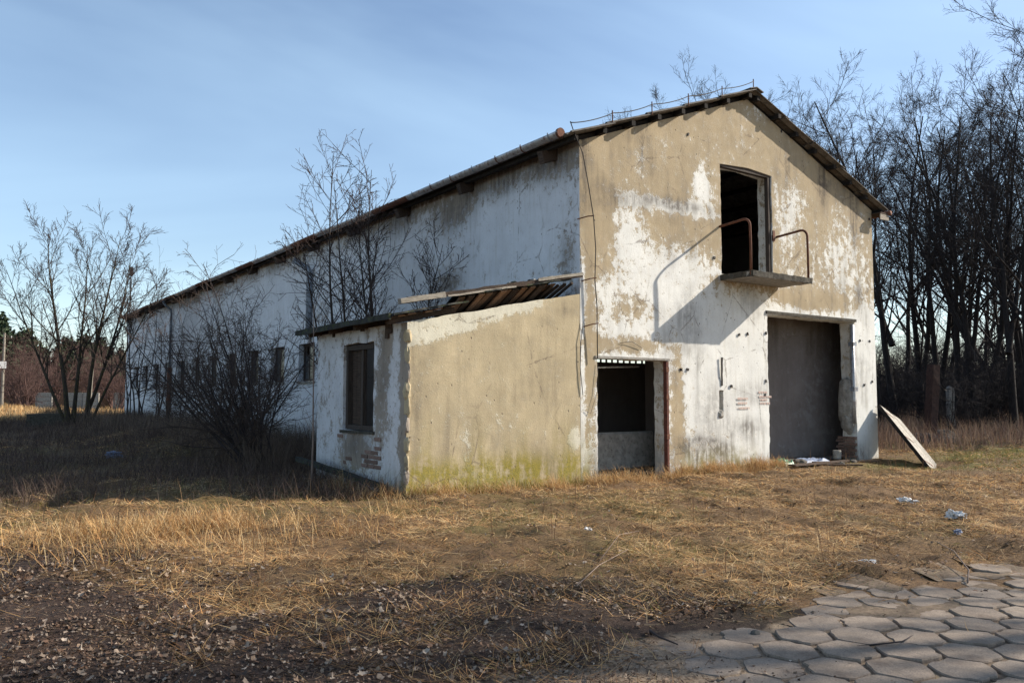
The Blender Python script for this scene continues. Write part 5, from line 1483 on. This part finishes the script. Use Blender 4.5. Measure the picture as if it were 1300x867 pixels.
# tall dead grass on the right, in front of the wood
n = 115000
x = rg.uniform(10.6, 60, n); y = rg.uniform(-6, 42, n)
D_ = np.hypot(x - CAM[0], y - CAM[1])
edge = -0.2 + .10 * (x - 11) * 0 + (fbm(x * .3, y * .3, 461, 2) - .5) * 2
k_ = (y > edge + np.clip((14.5 - x) * .25, 0, 2)) & in_view(x, y) & (rg.random(n) < np.clip(34 / D_, .3, 1)) & free(x, y)
x, y, D_ = x[k_], y[k_], D_[k_]; n = len(x); print('tall', n)
c_ = palette(rg, n, [(.30, .20, .14), (.21, .13, .10), (.40, .29, .19), (.13, .08, .06)], [.36, .30, .18, .16])
blades(rg, x, y, rg.uniform(.35, 1.0, n) * (.65 + .7 * fbm(x * .4, y * .4, 465, 2)), rg.uniform(.02, .55, n), rg.uniform(.1, .8, n), .0012 + .00022 * D_, c_, 'tall_dead_grass', 'tall dead brown grass growing in front of the wood on the right', nseg=2)
# sunlit pale grass in the distance at the left
n = 18000
u_ = rg.uniform(-90, 190, n); D_ = 44 + 60 * rg.random(n) ** 1.4
x = CAM[0] + D_ * (math.sin(HEAD) + math.cos(HEAD) * (u_ - 650) / 1022.7); y = CAM[1] + D_ * (math.cos(HEAD) - math.sin(HEAD) * (u_ - 650) / 1022.7)
k_ = free(x, y); x, y, D_ = x[k_], y[k_], D_[k_]; n = len(x)
c_ = palette(rg, n, STRAW, [.40, .20, .06, .30, .02, .02])
blades(rg, x, y, rg.uniform(.2, .6, n), rg.uniform(.1, .9, n), rg.uniform(.1, .6, n), .0003 * D_, c_, 'distant_grass', 'pale sunlit dry grass beyond the far end of the warehouse', nseg=2)
# single weed stalks standing in the straw
n = 420
x = rg.uniform(-9, 8, n); y = rg.uniform(-7.2, -1.0, n); k_ = in_view(x, y, 60); x, y = x[k_], y[k_]; n = len(x)
blades(rg, x, y, rg.uniform(.2, .62, n), rg.uniform(.02, .35, n), rg.uniform(-.1, .3, n), rg.uniform(.0022, .004, n), palette(rg, n, [(.16, .085, .05), (.26, .16, .08)], [.6, .4]), 'weed_stalks', 'lone brown weed stalks standing in the straw', nseg=4)

# dead leaves: litter as one mass, the largest ones in front as single leaves
def leaf_arrays(rg, n, size):
    ring = 11
    a = np.linspace(0, 2 * np.pi, ring, endpoint=False)
    lob = 0.50 + .48 * np.abs(np.cos(a * 2.5)) ** 1.3
    lx = np.cos(a) * lob; ly = np.sin(a) * lob * .66
    lx = np.concatenate([[0], lx]); ly = np.concatenate([[0], ly])
    jit = 1 + rg.normal(0, .13, (n, ring + 1))
    X = lx[None] * jit * size[:, None]; Y = ly[None] * jit * size[:, None]
    cu = rg.uniform(-1.2, 2.0, n)[:, None]; cv = rg.uniform(-.9, 1.8, n)[:, None]
    Z = (cu * (X / size[:, None]) ** 2 + cv * (Y / size[:, None]) ** 2 + rg.normal(0, .07, (n, ring + 1))) * size[:, None] * .55
    T_ = np.array([(0, k + 1, (k + 1) % ring + 1) for k in range(ring)])
    return np.stack([X, Y, Z], 2), T_
def rotm(rg, n, tilt):
    az = rg.uniform(0, 2 * np.pi, n); tx = rg.normal(0, tilt, n); ty = rg.normal(0, tilt, n)
    ca, sa = np.cos(az), np.sin(az)
    Rz = np.zeros((n, 3, 3)); Rz[:, 0, 0] = ca; Rz[:, 0, 1] = -sa; Rz[:, 1, 0] = sa; Rz[:, 1, 1] = ca; Rz[:, 2, 2] = 1
    Rx = np.zeros((n, 3, 3)); Rx[:, 0, 0] = 1; Rx[:, 1, 1] = np.cos(tx); Rx[:, 1, 2] = -np.sin(tx); Rx[:, 2, 1] = np.sin(tx); Rx[:, 2, 2] = np.cos(tx)
    Ry = np.zeros((n, 3, 3)); Ry[:, 1, 1] = 1; Ry[:, 0, 0] = np.cos(ty); Ry[:, 0, 2] = np.sin(ty); Ry[:, 2, 0] = -np.sin(ty); Ry[:, 2, 2] = np.cos(ty)
    return Rz @ Rx @ Ry
LEAFC = [(.31, .235, .175), (.21, .145, .10), (.13, .075, .048), (.42, .345, .275), (.07, .042, .03)]
n = 150000
r_ = 3.9 + 12 * rg.random(n) ** 1.3; th_ = HEAD + np.arctan((rg.uniform(-130, 1430, n) - 650) / 1022.7)
x = CAM[0] + r_ * np.sin(th_); y = CAM[1] + r_ * np.cos(th_)
st_, li_, sa_, pa_, gr_ = zones(x, y)
cl = fbm(x * 1.7, y * 1.7, 481, 3); s1 = road_s(x, y) - litter_edge(x)
band = np.exp(-((s1 - .3) / .9) ** 2)
dens = (li_ * (.04 + .22 * sstep(.42, .62, cl)) + band * .55 * sstep(.35, .6, cl) + st_ * .03) * (1 - .96 * pa_) * (1 - .9 * sa_)
k_ = (rg.random(n) < dens) & free(x, y); x, y, r_ = x[k_], y[k_], r_[k_]; n = len(x); print('leaves', n)
size = .009 + .026 * rg.random(n) ** 2.0
Vl, Tl = leaf_arrays(rg, n, size)
Rm = rotm(rg, n, .38)
Vl = np.einsum('nij,nkj->nki', Rm, Vl)
zl = ground_z(x, y) + size * .28 + rg.uniform(0, .012, n)
order = np.argsort(-size / r_)
big = order[:290]; small = order[290:]
cl_ = palette(rg, n, LEAFC, [.20, .26, .26, .05, .23], .35)
Vs = (Vl[small] + np.stack([x, y, zl], 1)[small][:, None, :]).reshape(-1, 3)
Ts = (Tl[None] + (np.arange(len(small)) * 12)[:, None, None]).reshape(-1, 3)
o = link('fallen_leaves', np_mesh('fallen_leaves', Vs, tris=Ts, colors=np.repeat(cl_[small], 12, 0)), M['leaf'])
tag(o, 'litter of pale curled dead leaves over the dark soil in front', 'fallen leaves', kind='stuff')
lm = []
for k in range(8):
    sz_ = np.array([.05]); v_, t_ = leaf_arrays(rg, 1, sz_)
    m_ = np_mesh('dead_leaf', v_[0], tris=t_, colors=np.tile(np.array([LEAFC[[0, 1, 3, 2, 0, 1, 3, 4][k]]]), (12, 1))); m_.materials.append(M['leaf']); lm.append(m_)
for i in big:
    o = bpy.data.objects.new('dead_leaf', lm[int(i) % 8]); col.objects.link(o); o.parent = ground
    s_ = size[i] / .05
    o.location = (x[i], y[i], zl[i]); o.rotation_euler = (rg.normal(0, .4), rg.normal(0, .4), rg.uniform(0, 6.28)); o.scale = (s_, s_, s_)

# crumbs of twig and stalk over the bare soil
n = 90000
r_ = 3.9 + 8 * rg.random(n) ** 1.2; th_ = HEAD + np.arctan((rg.uniform(-130, 1430, n) - 650) / 1022.7)
x = CAM[0] + r_ * np.sin(th_); y = CAM[1] + r_ * np.cos(th_)
st_, li_, sa_, pa_, gr_ = zones(x, y)
k_ = (rg.random(n) < np.clip(li_ * .9 + sa_ * .14, 0, 1) * (1 - .80 * pa_)) & free(x, y); x, y = x[k_], y[k_]; n = len(x); print('crumbs', n)
blades(rg, x, y, .02 + .13 * rg.random(n) ** 2.5, rg.uniform(1.3, 1.65, n), rg.uniform(-.1, .1, n), rg.uniform(.0012, .0034, n), palette(rg, n, [(.16, .10, .065), (.09, .052, .036), (.26, .18, .11), (.05, .032, .025)], [.3, .32, .14, .24], .3), 'twig_litter', 'crumbs of twig, stalk and bark over the dark soil', z0=.012, nseg=2)
# broken leaf fragments
n = 130000
r_ = 3.9 + 9 * rg.random(n) ** 1.2; th_ = HEAD + np.arctan((rg.uniform(-130, 1430, n) - 650) / 1022.7)
x = CAM[0] + r_ * np.sin(th_); y = CAM[1] + r_ * np.cos(th_)
st_, li_, sa_, pa_, gr_ = zones(x, y); cl = fbm(x * 2.3, y * 2.3, 491, 3)
k_ = (rg.random(n) < (li_ * (.25 + .9 * sstep(.40, .62, cl)) + sa_ * .10 + st_ * .05) * (1 - .85 * pa_)) & free(x, y); x, y = x[k_], y[k_]; n = len(x); print('fragments', n)
sz = .003 + .010 * rg.random(n) ** 2.2
q_ = np.array([[-1, -.6, 0], [1, -.5, .15], [.8, .7, .0], [-.7, .6, .25]])[None] * (1 + rg.normal(0, .25, (n, 4, 3))) * sz[:, None, None]
q_ = np.einsum('nij,nkj->nki', rotm(rg, n, .45), q_) + np.stack([x, y, ground_z(x, y) + sz * .5 + .004], 1)[:, None, :]
o = link('leaf_fragments', np_mesh('leaf_fragments', q_.reshape(-1, 3), quads=np.arange(n * 4).reshape(-1, 4), colors=np.repeat(palette(rg, n, LEAFC, [.22, .26, .26, .04, .22], .3), 4, 0)), M['leaf'])
tag(o, 'fine broken leaf fragments over the dark soil', 'leaf litter', kind='stuff')
# bare trees standing out of view to the right; their crowns shade the foreground
for k, (x, y, mi, s_) in enumerate(((5.0, -14.6, 3, .86), (8.4, -15.2, 4, .9), (11.0, -15.0, 2, .95))):
    place_tree('bare_tree', forest[mi], x, y, k * 1.7, s_, 'bare tree beside the paved road, outside the right edge of the view', 'tree', 'trees along the paved road')
